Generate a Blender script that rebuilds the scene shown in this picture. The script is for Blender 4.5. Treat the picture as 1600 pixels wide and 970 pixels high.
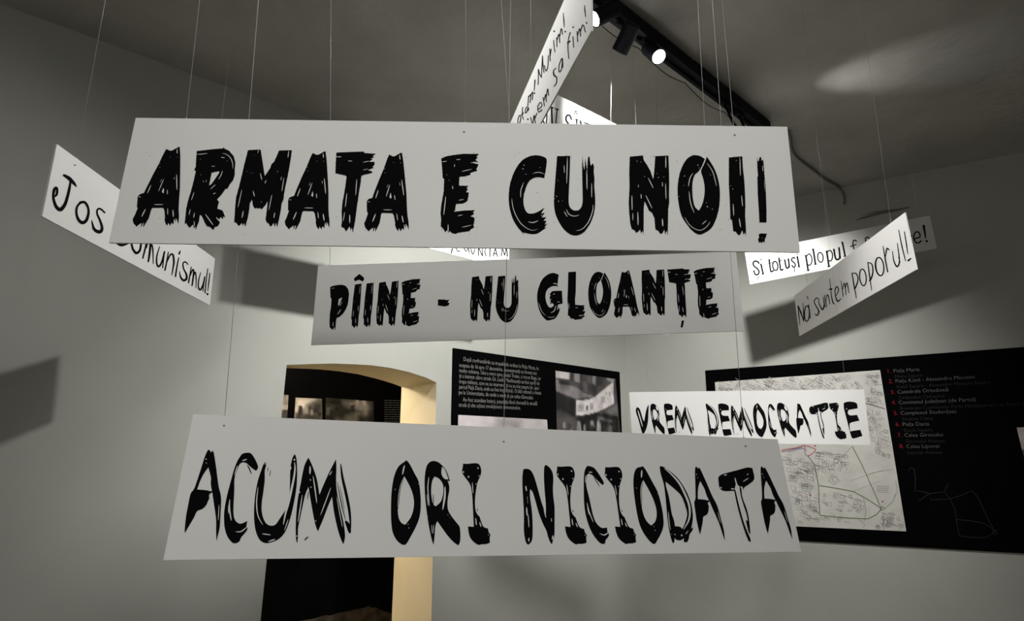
import bpy, math, random
import numpy as np
from mathutils import Vector

# ------------------------------------------------------------------ clear
for o in list(bpy.data.objects):
    bpy.data.objects.remove(o, do_unlink=True)
SC = bpy.context.scene
COL = SC.collection

# ------------------------------------------------------------------ camera
F_PX = 1020.0                       # focal length for a 1600 px wide frame
PITCH = math.atan(240.0 / F_PX)
EYE = np.array([0.0, 0.0, 1.6])
cam = bpy.data.cameras.new('camera')
cam.sensor_width = 36.0
cam.lens = 36.0 * F_PX / 1600.0
cam.clip_start = 0.02
cam_o = bpy.data.objects.new('camera', cam)
COL.objects.link(cam_o)
cam_o.location = EYE
cam_o.rotation_euler = (math.pi / 2 + PITCH, 0, 0)
SC.camera = cam_o

# ------------------------------------------------------------------ world + exposure
w = bpy.data.worlds.new('world')
SC.world = w
w.use_nodes = True
w.node_tree.nodes['Background'].inputs[0].default_value = (1, 1, 1, 1)
w.node_tree.nodes['Background'].inputs[1].default_value = 0.0
SC.view_settings.view_transform = 'Standard'
SC.view_settings.look = 'None'
SC.view_settings.gamma = 1.0
SC.view_settings.use_curve_mapping = False
SC.view_settings.exposure = 0.0

ZC = 3.8                            # ceiling height


def light(name, kind, loc, energy, color, aim=None, size=0.03, angle=60, blend=0.5):
    l = bpy.data.lights.new(name, kind)
    l.energy = energy
    l.color = color
    l.shadow_soft_size = size
    if kind == 'SPOT':
        l.spot_size = math.radians(angle)
        l.spot_blend = blend
    o = bpy.data.objects.new(name, l)
    COL.objects.link(o)
    o.location = loc
    if aim is not None:
        d = Vector(aim) - Vector(loc)
        o.rotation_euler = d.to_track_quat('-Z', 'Y').to_euler()
    return o


WHITE = (1.0, 0.985, 0.95)
# added fill lights without fixtures behind the camera, and the warm lamp of the next room
light('bounce_fill', 'POINT', (-0.5, -1.5, 2.8), 28, WHITE, size=0.4)
light('front_board_fill', 'SPOT', (0.1, -1.9, 3.45), 178, WHITE, (0.10, 1.35, 1.95), 0.25, 56, 1.0)
light('right_board_fill', 'SPOT', (2.2, -0.6, 3.3), 480, WHITE, (0.92, 2.88, 1.82), 0.3, 21, 0.8)
light('next_room_lamp', 'POINT', (-2.30, 4.85, 2.65), 95, (1.0, 0.89, 0.70), size=0.06)

# track heads: where the lens is, where it points, power, cone, softness of the cone, label
HEADS = [
    ((0.375, 2.60, 3.58), (-1.20, 2.20, 2.42), 112, 88, 0.95,
     'glowing black spotlight half hidden by the steep Murim placard'),
    ((0.52, 2.785, 3.54), (-0.45, 4.45, 2.0), 285, 92, 0.8,
     'black spotlight turned away, hanging between the two glowing spotlights'),
    ((0.735, 2.885, 3.58), (1.15, 1.95, 2.3), 96, 80, 0.9,
     'glowing black spotlight with a round lens at the middle of the track'),
    ((1.38, 3.52, 3.25), (1.95, 5.3, 1.90), 165, 100, 1.0,
     'black spotlight at the far end of the track above ARMATA E CU NOI'),
]
OFF_HEAD = ((-0.33, 1.87, 3.55), (0.20, 2.0, 2.6), 48, 100, 0.9)
GRAZE = ((1.50, 3.58, 3.47), (2.22, 3.30, 3.82), 10.0, 46, 1.0)  # extra head, added to throw the light streak on the ceiling

# ------------------------------------------------------------------ pixel helpers
CT, ST = math.cos(PITCH), math.sin(PITCH)


def ray(px, py):
    u = (np.asarray(px, float) - 800) / F_PX
    v = (485 - np.asarray(py, float)) / F_PX
    return np.stack([u, CT - v * ST, ST + v * CT], -1)


def hit(pts, p0, n):
    pts = np.asarray(pts, float)
    r = ray(pts[..., 0], pts[..., 1])
    t = np.dot(np.asarray(p0) - EYE, n) / (r @ n)
    return EYE + r * t[..., None]


def ceil_pt(px, py, z=ZC):
    r = ray(px, py)
    return EYE + r * ((z - EYE[2]) / r[2])


PC = ceil_pt(970, 361)              # the far corner, at ceiling height
AB, AR = math.radians(48), math.radians(-58)
DB = np.array([math.sin(AB), math.cos(AB), 0.0])        # along the back wall, to the right
NB = np.array([math.cos(AB), -math.sin(AB), 0.0])       # into the room
DR = -np.array([math.sin(AR), math.cos(AR), 0.0])       # along the right wall, to the right
NR = np.array([DR[1], -DR[0], 0.0])                     # into the room
if np.dot(EYE - PC, NR) < 0:
    NR = -NR


class Plane:
    """A flat surface standing in the room: pixel rays and (s, z) both land on it."""
    def __init__(self, p0, n, d):
        self.p0, self.n, self.d = np.array(p0, float), np.array(n, float), np.array(d, float)

    def px(self, pts, off=0.0):
        return hit(pts, self.p0 + self.n * off, self.n)

    def sz(self, s, z, off=0.0):
        p = self.p0 + self.d * s + self.n * off
        return np.array([p[0], p[1], z])

    def to_sz(self, p):
        return np.dot(np.asarray(p) - self.p0, self.d), p[2]


WB = Plane(PC, NB, DB)
WR = Plane(PC, NR, DR)


# ------------------------------------------------------------------ objects
def link_mesh(name, verts, faces, mat, parent=None, origin=None, smooth=False):
    verts = np.asarray(verts, float).reshape(-1, 3)
    if origin is None:
        origin = np.array(parent['_o']) if parent is not None and '_o' in parent else (np.zeros(3) if parent is not None else verts.mean(0))
    me = bpy.data.meshes.new(name)
    me.from_pydata([tuple(v) for v in (verts - origin)], [], [tuple(int(i) for i in f) for f in faces])
    me.validate()
    me.update()
    if mat is not None:
        me.materials.append(mat)
    if smooth:
        for p in me.polygons:
            p.use_smooth = True
    o = bpy.data.objects.new(name, me)
    COL.objects.link(o)
    if parent is not None:
        o.parent = parent
    else:
        o.location = origin
    return o


ORIGINS = {}


def thing(name, loc, label, cat, group=None):
    o = bpy.data.objects.new(name, None)
    o.empty_display_size = 0.1
    COL.objects.link(o)
    o.location = loc
    o['label'] = label
    o['category'] = cat
    if group:
        o['group'] = group
    ORIGINS[o.name] = np.array(loc, float)
    return o


def part(name, verts, faces, mat, parent, smooth=False):
    root = parent
    while root.parent is not None:
        root = root.parent
    org = ORIGINS[root.name]
    return link_mesh(name, verts, faces, mat, parent, origin=org, smooth=smooth)


def struct(name, verts, faces, mat, smooth=False):
    o = link_mesh(name, verts, faces, mat, smooth=smooth)
    o['kind'] = 'structure'
    return o


class MB:
    def __init__(self):
        self.v, self.f = [], []

    def add(self, v, f):
        b = len(self.v)
        self.v += [tuple(x) for x in np.asarray(v, float)]
        self.f += [tuple(i + b for i in q) for q in f]

    def slab(self, poly, back):
        """A closed plate: front polygon poly, extruded by the vector back."""
        poly = np.asarray(poly, float)
        n = len(poly)
        self.add(np.vstack([poly, poly + back]),
                 [tuple(range(n)), tuple(range(2 * n - 1, n - 1, -1))] +
                 [(i, n + i, n + (i + 1) % n, (i + 1) % n) for i in range(n)])

    def tube(self, pts, r, seg=8, cap=True):
        pts = [np.asarray(p, float) for p in pts]
        rs = r if isinstance(r, (list, tuple)) else [r] * len(pts)
        rings = []
        up = None
        for i, p in enumerate(pts):
            t = pts[min(i + 1, len(pts) - 1)] - pts[max(i - 1, 0)]
            t = t / (np.linalg.norm(t) + 1e-12)
            if up is None:
                a = np.array([0, 0, 1.0]) if abs(t[2]) < .9 else np.array([1.0, 0, 0])
            else:
                a = up
            x = a - t * np.dot(a, t)
            x /= np.linalg.norm(x)
            y = np.cross(t, x)
            up = x
            rings.append([p + rs[i] * (math.cos(k * 2 * math.pi / seg) * x + math.sin(k * 2 * math.pi / seg) * y) for k in range(seg)])
        v = [q for rg in rings for q in rg]
        f = []
        for i in range(len(pts) - 1):
            for k in range(seg):
                k2 = (k + 1) % seg
                f.append((i * seg + k, i * seg + k2, (i + 1) * seg + k2, (i + 1) * seg + k))
        if cap:
            f.append(tuple(range(seg - 1, -1, -1)))
            f.append(tuple((len(pts) - 1) * seg + k for k in range(seg)))
        self.add(v, f)

    def box(self, c, ax, ay, az):
        c, ax, ay, az = (np.asarray(q, float) for q in (c, ax, ay, az))
        v = [c + sx * ax + sy * ay + sz * az for sz in (-1, 1) for sy in (-1, 1) for sx in (-1, 1)]
        self.add(v, [(0, 2, 3, 1), (4, 5, 7, 6), (0, 1, 5, 4), (2, 6, 7, 3), (0, 4, 6, 2), (1, 3, 7, 5)])

    def part(self, name, mat, parent, smooth=False):
        return part(name, self.v, self.f, mat, parent, smooth)

    def struct(self, name, mat, smooth=False):
        return struct(name, self.v, self.f, mat, smooth)


def srgb(r, g, b):
    c = np.array([r, g, b]) / 255.0
    c = np.where(c <= .04045, c / 12.92, ((c + .055) / 1.055) ** 2.4)
    return (float(c[0]), float(c[1]), float(c[2]), 1.0)


# ------------------------------------------------------------------ materials
def mat_plain(name, col, rough=0.6, metal=0.0, spec=0.5):
    m = bpy.data.materials.new(name)
    m.use_nodes = True
    b = m.node_tree.nodes['Principled BSDF']
    b.inputs['Base Color'].default_value = col
    b.inputs['Roughness'].default_value = rough
    b.inputs['Metallic'].default_value = metal
    b.inputs['Specular IOR Level'].default_value = spec
    return m


def mat_noise(name, c1, c2, scale, rough=0.8, bump=0.0, bscale=None, spec=0.3, detail=6.0, lo=0.35, hi=0.65):
    m = mat_plain(name, c1, rough, 0.0, spec)
    nt = m.node_tree
    b = nt.nodes['Principled BSDF']
    tc = nt.nodes.new('ShaderNodeTexCoord')
    n = nt.nodes.new('ShaderNodeTexNoise')
    n.inputs['Scale'].default_value = scale
    n.inputs['Detail'].default_value = detail
    nt.links.new(tc.outputs['Object'], n.inputs['Vector'])
    r = nt.nodes.new('ShaderNodeValToRGB')
    r.color_ramp.elements[0].position = lo
    r.color_ramp.elements[1].position = hi
    r.color_ramp.elements[0].color = c1
    r.color_ramp.elements[1].color = c2
    nt.links.new(n.outputs['Fac'], r.inputs['Fac'])
    nt.links.new(r.outputs['Color'], b.inputs['Base Color'])
    if bump:
        n2 = nt.nodes.new('ShaderNodeTexNoise')
        n2.inputs['Scale'].default_value = bscale or scale * 3
        n2.inputs['Detail'].default_value = 5.0
        nt.links.new(tc.outputs['Object'], n2.inputs['Vector'])
        bp = nt.nodes.new('ShaderNodeBump')
        bp.inputs['Strength'].default_value = 1.0
        bp.inputs['Distance'].default_value = bump
        nt.links.new(n2.outputs['Fac'], bp.inputs['Height'])
        nt.links.new(bp.outputs['Normal'], b.inputs['Normal'])
    return m


def mat_emit(name, col, strength):
    m = bpy.data.materials.new(name)
    m.use_nodes = True
    nt = m.node_tree
    nt.nodes.remove(nt.nodes['Principled BSDF'])
    e = nt.nodes.new('ShaderNodeEmission')
    e.inputs[0].default_value = col
    e.inputs[1].default_value = strength
    nt.links.new(e.outputs[0], nt.nodes['Material Output'].inputs[0])
    return m


def mat_print(name):
    m = mat_plain(name, (1, 1, 1, 1), 0.55, 0.0, 0.3)
    nt = m.node_tree
    a = nt.nodes.new('ShaderNodeVertexColor')
    a.layer_name = 'ink'
    nt.links.new(a.outputs['Color'], nt.nodes['Principled BSDF'].inputs['Base Color'])
    return m


M_WALL = mat_noise('wall_paint', (0.435, 0.445, 0.41, 1), (0.465, 0.47, 0.435, 1), 2.2, 0.9, 0.003, 5.0)
M_CEIL = mat_noise('ceiling_plaster', (0.43, 0.425, 0.395, 1), (0.54, 0.535, 0.50, 1), 1.6, 0.92, 0.016, 4.5)
M_CREAM = mat_noise('cream_plaster', (0.74, 0.66, 0.49, 1), (0.78, 0.70, 0.53, 1), 3.0, 0.85, 0.002, 9.0)
M_FLOOR = mat_noise('floor_boards', (0.16, 0.13, 0.10, 1), (0.24, 0.20, 0.16, 1), 3.0, 0.5)
M_BOARD = mat_noise('foam_board', (0.80, 0.80, 0.785, 1), (0.82, 0.82, 0.805, 1), 6.0, 0.55, spec=0.35)
M_INK = mat_plain('black_ink', (0.0040, 0.0040, 0.0048, 1), 0.9, spec=0.05)
M_PENCIL = mat_plain('thin_black_ink', (0.005, 0.005, 0.006, 1), 0.9, spec=0.05)
M_SERIF = mat_plain('serif_ink', (0.006, 0.007, 0.010, 1), 0.9, spec=0.05)
M_WIRE = mat_plain('nylon_thread', (0.62, 0.62, 0.60, 1), 0.25, spec=0.9)
M_HOLE = mat_plain('punched_hole', (0.22, 0.21, 0.20, 1), 0.8)
M_BLACK = mat_noise('matt_black_metal', (0.006, 0.006, 0.009, 1), (0.009, 0.009, 0.012, 1), 30.0, 0.7, spec=0.12)
M_LENS = mat_emit('glowing_lens', (1.0, 0.97, 0.90, 1), 30.0)
M_REFL = mat_plain('lamp_reflector', (0.7, 0.7, 0.68, 1), 0.25, 1.0)
M_PANEL = mat_noise('black_panel_print', (0.0018, 0.0018, 0.0021, 1), (0.0026, 0.0026, 0.003, 1), 4.0, 0.9, spec=0.02)
M_CAPTION = mat_plain('grey_white_print', (0.30, 0.30, 0.285, 1), 0.7, spec=0.1)
M_CAPMID = mat_plain('mid_grey_print', (0.13, 0.13, 0.127, 1), 0.8, spec=0.05)
M_CAPDIM = mat_plain('dim_grey_print', (0.16, 0.16, 0.155, 1), 0.7, spec=0.1)
M_CAPFAINT = mat_plain('faint_grey_print', (0.035, 0.035, 0.035, 1), 0.8, spec=0.05)
M_RED = mat_plain('red_print', (0.30, 0.010, 0.020, 1), 0.7, spec=0.1)
M_SHEET = mat_noise('map_paper', (0.60, 0.59, 0.555, 1), (0.70, 0.69, 0.65, 1), 8.0, 0.7, spec=0.2)
M_STREET = mat_plain('map_street_grey', (0.33, 0.31, 0.31, 1), 0.8, spec=0.1)
M_STREET2 = mat_plain('map_street_dark', (0.10, 0.10, 0.10, 1), 0.8, spec=0.1)
M_GREEN = mat_plain('map_route_green', (0.19, 0.25, 0.13, 1), 0.8, spec=0.1)
M_MRED = mat_plain('map_red', (0.50, 0.10, 0.10, 1), 0.8, spec=0.1)
M_BLUE = mat_plain('map_blue', (0.16, 0.14, 0.38, 1), 0.8, spec=0.1)
M_PRINT = mat_print('photo_print')
M_CABLE = mat_plain('ceiling_cable', (0.20, 0.20, 0.185, 1), 0.6)

# ------------------------------------------------------------------ room shell
S_L, S_R = -7.0, 5.2
A0 = WB.sz(S_L, 0)
E0 = WR.sz(S_R, 0)
FOOT = [PC * [1, 1, 0], E0, np.array([4.6, -2.4, 0]), np.array([-1.6, -3.6, 0]), A0]
TH_W = 0.15


def flat_wall(name, a, b, z0, z1, out, mat):
    mb = MB()
    q = [np.array([a[0], a[1], z0]), np.array([b[0], b[1], z0]), np.array([b[0], b[1], z1]), np.array([a[0], a[1], z1])]
    mb.slab(q, np.asarray(out) * TH_W)
    return mb.struct(name, mat)


mb = MB()
mb.slab([np.array([p[0], p[1], 0.0]) for p in FOOT], np.array([0, 0, -0.1]))
mb.struct('floor', M_FLOOR)
mb = MB()
mb.slab([np.array([p[0], p[1], ZC]) for p in FOOT], np.array([0, 0, 0.12]))
mb.struct('ceiling', M_CEIL)
flat_wall('wall_right', FOOT[0], FOOT[1], 0, ZC, -NR, M_WALL)
for nm, i, j in (('wall_side', 1, 2), ('wall_front', 2, 3), ('wall_left', 3, 4)):
    d = FOOT[j] - FOOT[i]
    n = np.array([d[1], -d[0], 0.0])
    n /= np.linalg.norm(n)
    if np.dot(EYE - FOOT[i], n) > 0:
        n = -n
    flat_wall(nm, FOOT[i], FOOT[j], 0, ZC, n, M_WALL)

# back wall with the arched doorway
ARCH = [(448, 570), (484, 568.6), (520, 567.8), (550, 568.8), (580, 570.6), (610, 574.6), (640, 581.4), (666, 590), (682, 597.6)]
IN_ARCH = [(436, 574.5), (470, 575.6), (500, 577), (530, 580), (560, 584.6), (590, 592), (612, 598.6), (620, 601.5), (627.5, 604.4)]
outer = [WB.to_sz(p) for p in WB.px(ARCH)]
jl, jr = WB.to_sz(WB.px([(407, 970)])[0]), WB.to_sz(WB.px([(674, 970)])[0])


def extend(top, low):               # follow the jamb line down to the floor
    t = top[1] / (top[1] - low[1])
    return (top[0] + (low[0] - top[0]) * t, 0.0)


f_l, f_r = extend(outer[0], jl), extend(outer[-1], jr)
mb = MB()
prof = [f_l] + outer + [f_r]
n = len(prof)
top = [(s, ZC) for s, z in prof]
v = [WB.sz(*q) for q in prof] + [WB.sz(*q) for q in top]
mb.add(v, [(i, i + 1, n + i + 1, n + i) for i in range(1, n - 2)])
mb.add([WB.sz(S_L, 0), WB.sz(*f_l), WB.sz(*outer[0]), WB.sz(outer[0][0], ZC), WB.sz(S_L, ZC)], [(0, 1, 2, 3, 4)])
mb.add([WB.sz(*f_r), WB.sz(0, 0), WB.sz(0, ZC), WB.sz(outer[-1][0], ZC), WB.sz(*outer[-1])], [(0, 1, 2, 3, 4)])
mb.struct('wall_back', M_WALL)

DEPTH = 0.48                        # thickness of the old wall
inner3 = list(hit(np.array(IN_ARCH), PC - NB * DEPTH, NB))
in_r = hit(np.array([(612, 970)]), PC - NB * DEPTH, NB)[0]
t = inner3[-1][2] / (inner3[-1][2] - in_r[2])
in_floor_r = inner3[-1] + (in_r - inner3[-1]) * t
in_floor_l = WB.sz(f_l[0] - 0.02, 0, -DEPTH)
mb = MB()
o3 = [WB.sz(*q) for q in prof]
i3 = [in_floor_l] + inner3 + [in_floor_r]
mb.add(o3 + i3, [(i, i + 1, n + i + 1, n + i) for i in range(n - 1)])
mb.struct('door_1', M_CREAM)

# the adjoining room seen through the doorway
BACK2 = 1.75
WN = Plane(PC - NB * BACK2, NB, DB)
mb = MB()
mb.add([WN.sz(-6.5, 0), WN.sz(0.5, 0), WN.sz(0.5, 3), WN.sz(-6.5, 3)], [(0, 1, 2, 3)])
mb.struct('wall_adjoining', M_CREAM)
mb = MB()
mb.add([WN.sz(-6.5, 0), WN.sz(0.5, 0), WB.sz(0.5, 0, -0.02), WB.sz(-6.5, 0, -0.02)], [(0, 1, 2, 3)])
mb.struct('floor_adjoining', M_FLOOR)
mb = MB()
mb.add([WN.sz(-6.5, 3), WN.sz(0.5, 3), WB.sz(0.5, 3, -0.02), WB.sz(-6.5, 3, -0.02)], [(0, 1, 2, 3)])
mb.struct('ceiling_adjoining', M_CREAM)
for nm, s in (('wall_adjoining_left', -6.5), ('wall_adjoining_right', 0.5)):
    mb = MB()
    mb.add([WB.sz(s, 0, -0.02), WN.sz(s, 0), WN.sz(s, 3), WB.sz(s, 3, -0.02)], [(0, 1, 2, 3)])
    mb.struct(nm, M_CREAM)


# ------------------------------------------------------------------ flat print helpers
def ribbon(mb, pts, width, closed=False):
    """Adds a stroke (pixel polyline) as flat quads to lists of 2-D points."""
    P = [np.asarray(p, float) for p in pts]
    if closed:
        P = P + [P[0]]
    m = len(P)
    wd = width if isinstance(width, (list, tuple)) else [width] * m
    if len(wd) != m:
        wd = list(np.interp(np.linspace(0, 1, m), np.linspace(0, 1, len(wd)), wd))
    L, R = [], []
    for i in range(m):
        a, b = P[max(i - 1, 0)], P[min(i + 1, m - 1)]
        if closed and i in (0, m - 1):
            a, b = P[m - 2], P[1]
        t = (b - a) / (np.linalg.norm(b - a) + 1e-9)
        nn = np.array([-t[1], t[0]])
        L.append(P[i] + nn * wd[i] / 2)
        R.append(P[i] - nn * wd[i] / 2)
    b0 = len(mb.v)
    mb.v += [tuple(q) for q in L] + [tuple(q) for q in R]
    mb.f += [(b0 + i, b0 + i + 1, b0 + m + i + 1, b0 + m + i) for i in range(m - 1)]


def catmull(P, n=6):
    P = [np.asarray(p, float) for p in P]
    if len(P) < 3:
        return P
    Q = [2 * P[0] - P[1]] + P + [2 * P[-1] - P[-2]]
    out = []
    for i in range(1, len(Q) - 2):
        for k in range(n):
            t = k / n
            out.append(0.5 * (2 * Q[i] + (Q[i + 1] - Q[i - 1]) * t + (2 * Q[i - 1] - 5 * Q[i] + 4 * Q[i + 1] - Q[i + 2]) * t * t +
                              (3 * Q[i] - Q[i - 1] - 3 * Q[i + 1] + Q[i + 2]) * t ** 3))
    out.append(P[-1])
    return out


def disc2(mb, c, r, seg=10, ry=None):
    b0 = len(mb.v)
    ry = ry or r
    mb.v += [(c[0] + r * math.cos(k * 2 * math.pi / seg), c[1] + ry * math.sin(k * 2 * math.pi / seg)) for k in range(seg)]
    mb.f.append(tuple(b0 + k for k in range(seg)))


def print_part(name, mb2, plane, mat, parent, off):
    if not mb2.v:
        return None
    return part(name, plane.px(np.array(mb2.v), off), mb2.f, mat, parent)


# ------------------------------------------------------------------ brush lettering: traced glyphs
class Reg:
    def __init__(self, x, y, s):
        self.x, self.y, self.s = x, y, s

    def __call__(self, *pts):
        return [(self.x + a / self.s, self.y + b / self.s) for a, b in pts]


GLY = {}


def glyph(name, reg, outers, holes=(), cuts=(), dots=(), adds=(), smooth=False, ref=None):
    """outers / holes: polygons; cuts: bare streaks (points, width); dots: bare specks; adds: extra ink lines."""
    GLY[name] = dict(reg=reg, outers=outers, holes=holes, cuts=cuts, dots=dots, adds=adds, smooth=smooth, ref=ref)


def soften(poly, it=2):
    P = [np.asarray(p, float) for p in poly]
    for _ in range(it):
        out = []
        m = len(P)
        for i in range(m):
            a, b, c = P[i - 1], P[i], P[(i + 1) % m]
            u, v2 = b - a, c - b
            ca = np.dot(u, v2) / (np.linalg.norm(u) * np.linalg.norm(v2) + 1e-9)
            if ca > 0.45:
                out += [b - u * 0.25, b + v2 * 0.25]
            else:
                out.append(b)
        P = out
    return P


def seg_dist(X, Y, a, b):
    dx, dy = b[0] - a[0], b[1] - a[1]
    L = dx * dx + dy * dy + 1e-9
    t = np.clip(((X - a[0]) * dx + (Y - a[1]) * dy) / L, 0, 1)
    return np.hypot(X - a[0] - t * dx, Y - a[1] - t * dy), t


def poly_field(X, Y, poly):
    d = np.full(X.shape, 1e9)
    ins = np.zeros(X.shape, bool)
    m = len(poly)
    for i in range(m):
        a, b = poly[i], poly[(i + 1) % m]
        dd, _ = seg_dist(X, Y, a, b)
        d = np.minimum(d, dd)
        if abs(b[1] - a[1]) > 1e-9:
            ins ^= ((a[1] > Y) != (b[1] > Y)) & (X < (b[0] - a[0]) * (Y - a[1]) / (b[1] - a[1]) + a[0])
    return np.where(ins, d, -d)


def line_field(X, Y, pts, width, taper=True):
    """positive inside a tapering stroke"""
    pts = [np.asarray(p, float) for p in pts]
    lens = [0.0]
    for i in range(len(pts) - 1):
        lens.append(lens[-1] + np.linalg.norm(pts[i + 1] - pts[i]))
    tot = lens[-1] + 1e-9
    f = np.full(X.shape, -1e9)
    for i in range(len(pts) - 1):
        d, t = seg_dist(X, Y, pts[i], pts[i + 1])
        u = (lens[i] + t * (lens[i + 1] - lens[i])) / tot
        wd = width * 0.5 * (np.clip(np.sin(np.pi * u), 0, 1) ** 0.4 if taper else 1.0)
        f = np.maximum(f, wd - d)
    return f


def vnoise(X, Y, seed):
    a = np.sin(X * 0.31 + Y * 0.17 + seed * 1.7) + np.sin(X * -0.23 + Y * 0.41 + seed * 2.3) + 0.7 * np.sin(X * 0.67 + Y * 0.59 + seed)
    return a / 2.7


def glyph_field(g, X, Y, seed, rough):
    if rough:
        X2 = X + rough * vnoise(X, Y, seed)
        Y2 = Y + rough * vnoise(Y, X, seed + 5.1)
    else:
        X2, Y2 = X, Y
    f = np.full(X.shape, -1e9)
    for p in g['outers']:
        f = np.maximum(f, poly_field(X2, Y2, soften(p) if g['smooth'] else p))
    for p in g['holes']:
        f = np.minimum(f, -poly_field(X2, Y2, soften(p) if g['smooth'] else p))
    for pts, wd in g['cuts']:
        f = np.minimum(f, -line_field(X, Y, catmull(pts, 4), wd))
    for x, y, wd in g['dots']:
        f = np.minimum(f, np.hypot((X - x) * 1.25, Y - y) - wd * 0.5)
    for pts, wd in g['adds']:
        f = np.maximum(f, line_field(X, Y, catmull(pts, 4), wd))
    return f


def trace_field(f, x0, y0, g):
    """Filled contour (f > 0) of a sampled field, as pixel-space polygons; full cells are merged into runs."""
    ny, nx = f.shape
    V, Fc = [], []
    ins = f > 0
    full = ins[:-1, :-1] & ins[1:, :-1] & ins[:-1, 1:] & ins[1:, 1:]
    anyc = ins[:-1, :-1] | ins[1:, :-1] | ins[:-1, 1:] | ins[1:, 1:]
    for j in range(ny - 1):
        row = full[j]
        if row.any():
            e = np.diff(np.concatenate([[0], row.astype(int), [0]]))
            for a, b in zip(np.where(e == 1)[0], np.where(e == -1)[0]):
                k = len(V)
                V += [(x0 + a * g, y0 + j * g), (x0 + b * g, y0 + j * g), (x0 + b * g, y0 + (j + 1) * g), (x0 + a * g, y0 + (j + 1) * g)]
                Fc.append((k, k + 1, k + 2, k + 3))
    js, is_ = np.where(anyc & ~full)
    for j, i in zip(js, is_):
        c = [(i, j), (i + 1, j), (i + 1, j + 1), (i, j + 1)]
        val = [f[q[1], q[0]] for q in c]
        poly = []
        for k in range(4):
            a, b = val[k], val[(k + 1) % 4]
            if a > 0:
                poly.append((x0 + c[k][0] * g, y0 + c[k][1] * g))
            if (a > 0) != (b > 0):
                t = a / (a - b)
                q, r = c[k], c[(k + 1) % 4]
                poly.append((x0 + (q[0] + t * (r[0] - q[0])) * g, y0 + (q[1] + t * (r[1] - q[1])) * g))
        if len(poly) >= 3:
            k = len(V)
            V += poly
            Fc.append(tuple(range(k, k + len(poly))))
    return V, Fc


def affine(src, dst):
    A = np.hstack([np.asarray(src, float), np.ones((3, 1))])
    return np.linalg.solve(A, np.asarray(dst, float))       # [x y 1] @ M


def put_glyph(mb, name, dst=None, grid=0.6, seed=0, rough=2.2):
    g = GLY[name]
    r = g['reg']
    if dst is None:
        src = [(0, 0), (100, 0), (0, 100)]
        dst = r(*src)
    else:
        src = g['ref']
    M = affine(src, dst)
    Mi = affine(dst, src)
    allp = [p for q in g['outers'] for p in q] + [p for a in g['adds'] for p in a[0]]
    T = np.hstack([np.asarray(allp, float), np.ones((len(allp), 1))]) @ M
    lo, hi = T.min(0) - 2, T.max(0) + 2
    nx, ny = int((hi[0] - lo[0]) / grid) + 2, int((hi[1] - lo[1]) / grid) + 2
    X, Y = np.meshgrid(lo[0] + np.arange(nx) * grid, lo[1] + np.arange(ny) * grid)
    G = np.stack([X, Y, np.ones_like(X)], -1) @ Mi
    f = glyph_field(g, G[..., 0], G[..., 1], seed, rough)
    V, Fc = trace_field(f, lo[0], lo[1], grid)
    b = len(mb.v)
    mb.v += V
    mb.f += [tuple(i + b for i in q) for q in Fc]


# --- dry-brush block letters
RA, RB, RC, RD = Reg(200, 225, 6.93), Reg(280, 225, 6.93), Reg(360, 225, 6.93), Reg(500, 225, 6.47)
RE, RF, RG, RH = Reg(670, 225, 6.47), Reg(780, 230, 6.47), Reg(970, 230, 6.47), Reg(1060, 230, 6.0625)
glyph('brush_a', RA, [[(415, 52), (455, 72), (480, 68), (545, 32), (560, 30), (566, 120), (565, 300), (562, 480), (556, 560), (550, 640),
    (548, 720), (552, 780), (545, 870), (530, 820), (518, 800), (515, 850), (500, 800), (490, 870), (470, 850), (455, 885), (435, 850),
    (425, 885), (405, 860), (395, 820), (400, 790), (395, 740), (392, 712), (380, 690), (262, 690), (250, 712), (225, 800), (195, 850),
    (160, 905), (175, 840), (150, 880), (135, 905), (150, 850), (110, 875), (92, 895), (70, 870), (55, 850), (50, 810), (75, 765), (105, 695),
    (95, 680), (105, 570), (125, 545), (150, 535), (172, 530), (200, 470), (270, 330), (330, 220), (390, 95)]],
    [[(384, 465), (365, 520), (385, 532), (390, 500)]],
    [([(525, 320), (530, 500)], 10), ([(388, 375), (328, 515)], 9), ([(250, 440), (208, 535)], 10), ([(425, 490), (427, 545)], 8),
     ([(275, 655), (385, 653)], 9), ([(190, 700), (145, 790)], 12), ([(531, 50), (532, 105)], 9), ([(428, 690), (430, 770)], 8),
     ([(485, 710), (492, 790)], 12), ([(112, 572), (142, 572)], 8), ([(500, 350), (500, 390)], 5), ([(370, 370), (345, 420)], 5)],
    [(345, 210, 9), (345, 252, 9), (455, 140, 9), (535, 140, 9)], ref=[(560, 30), (545, 870), (105, 570)])
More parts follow.
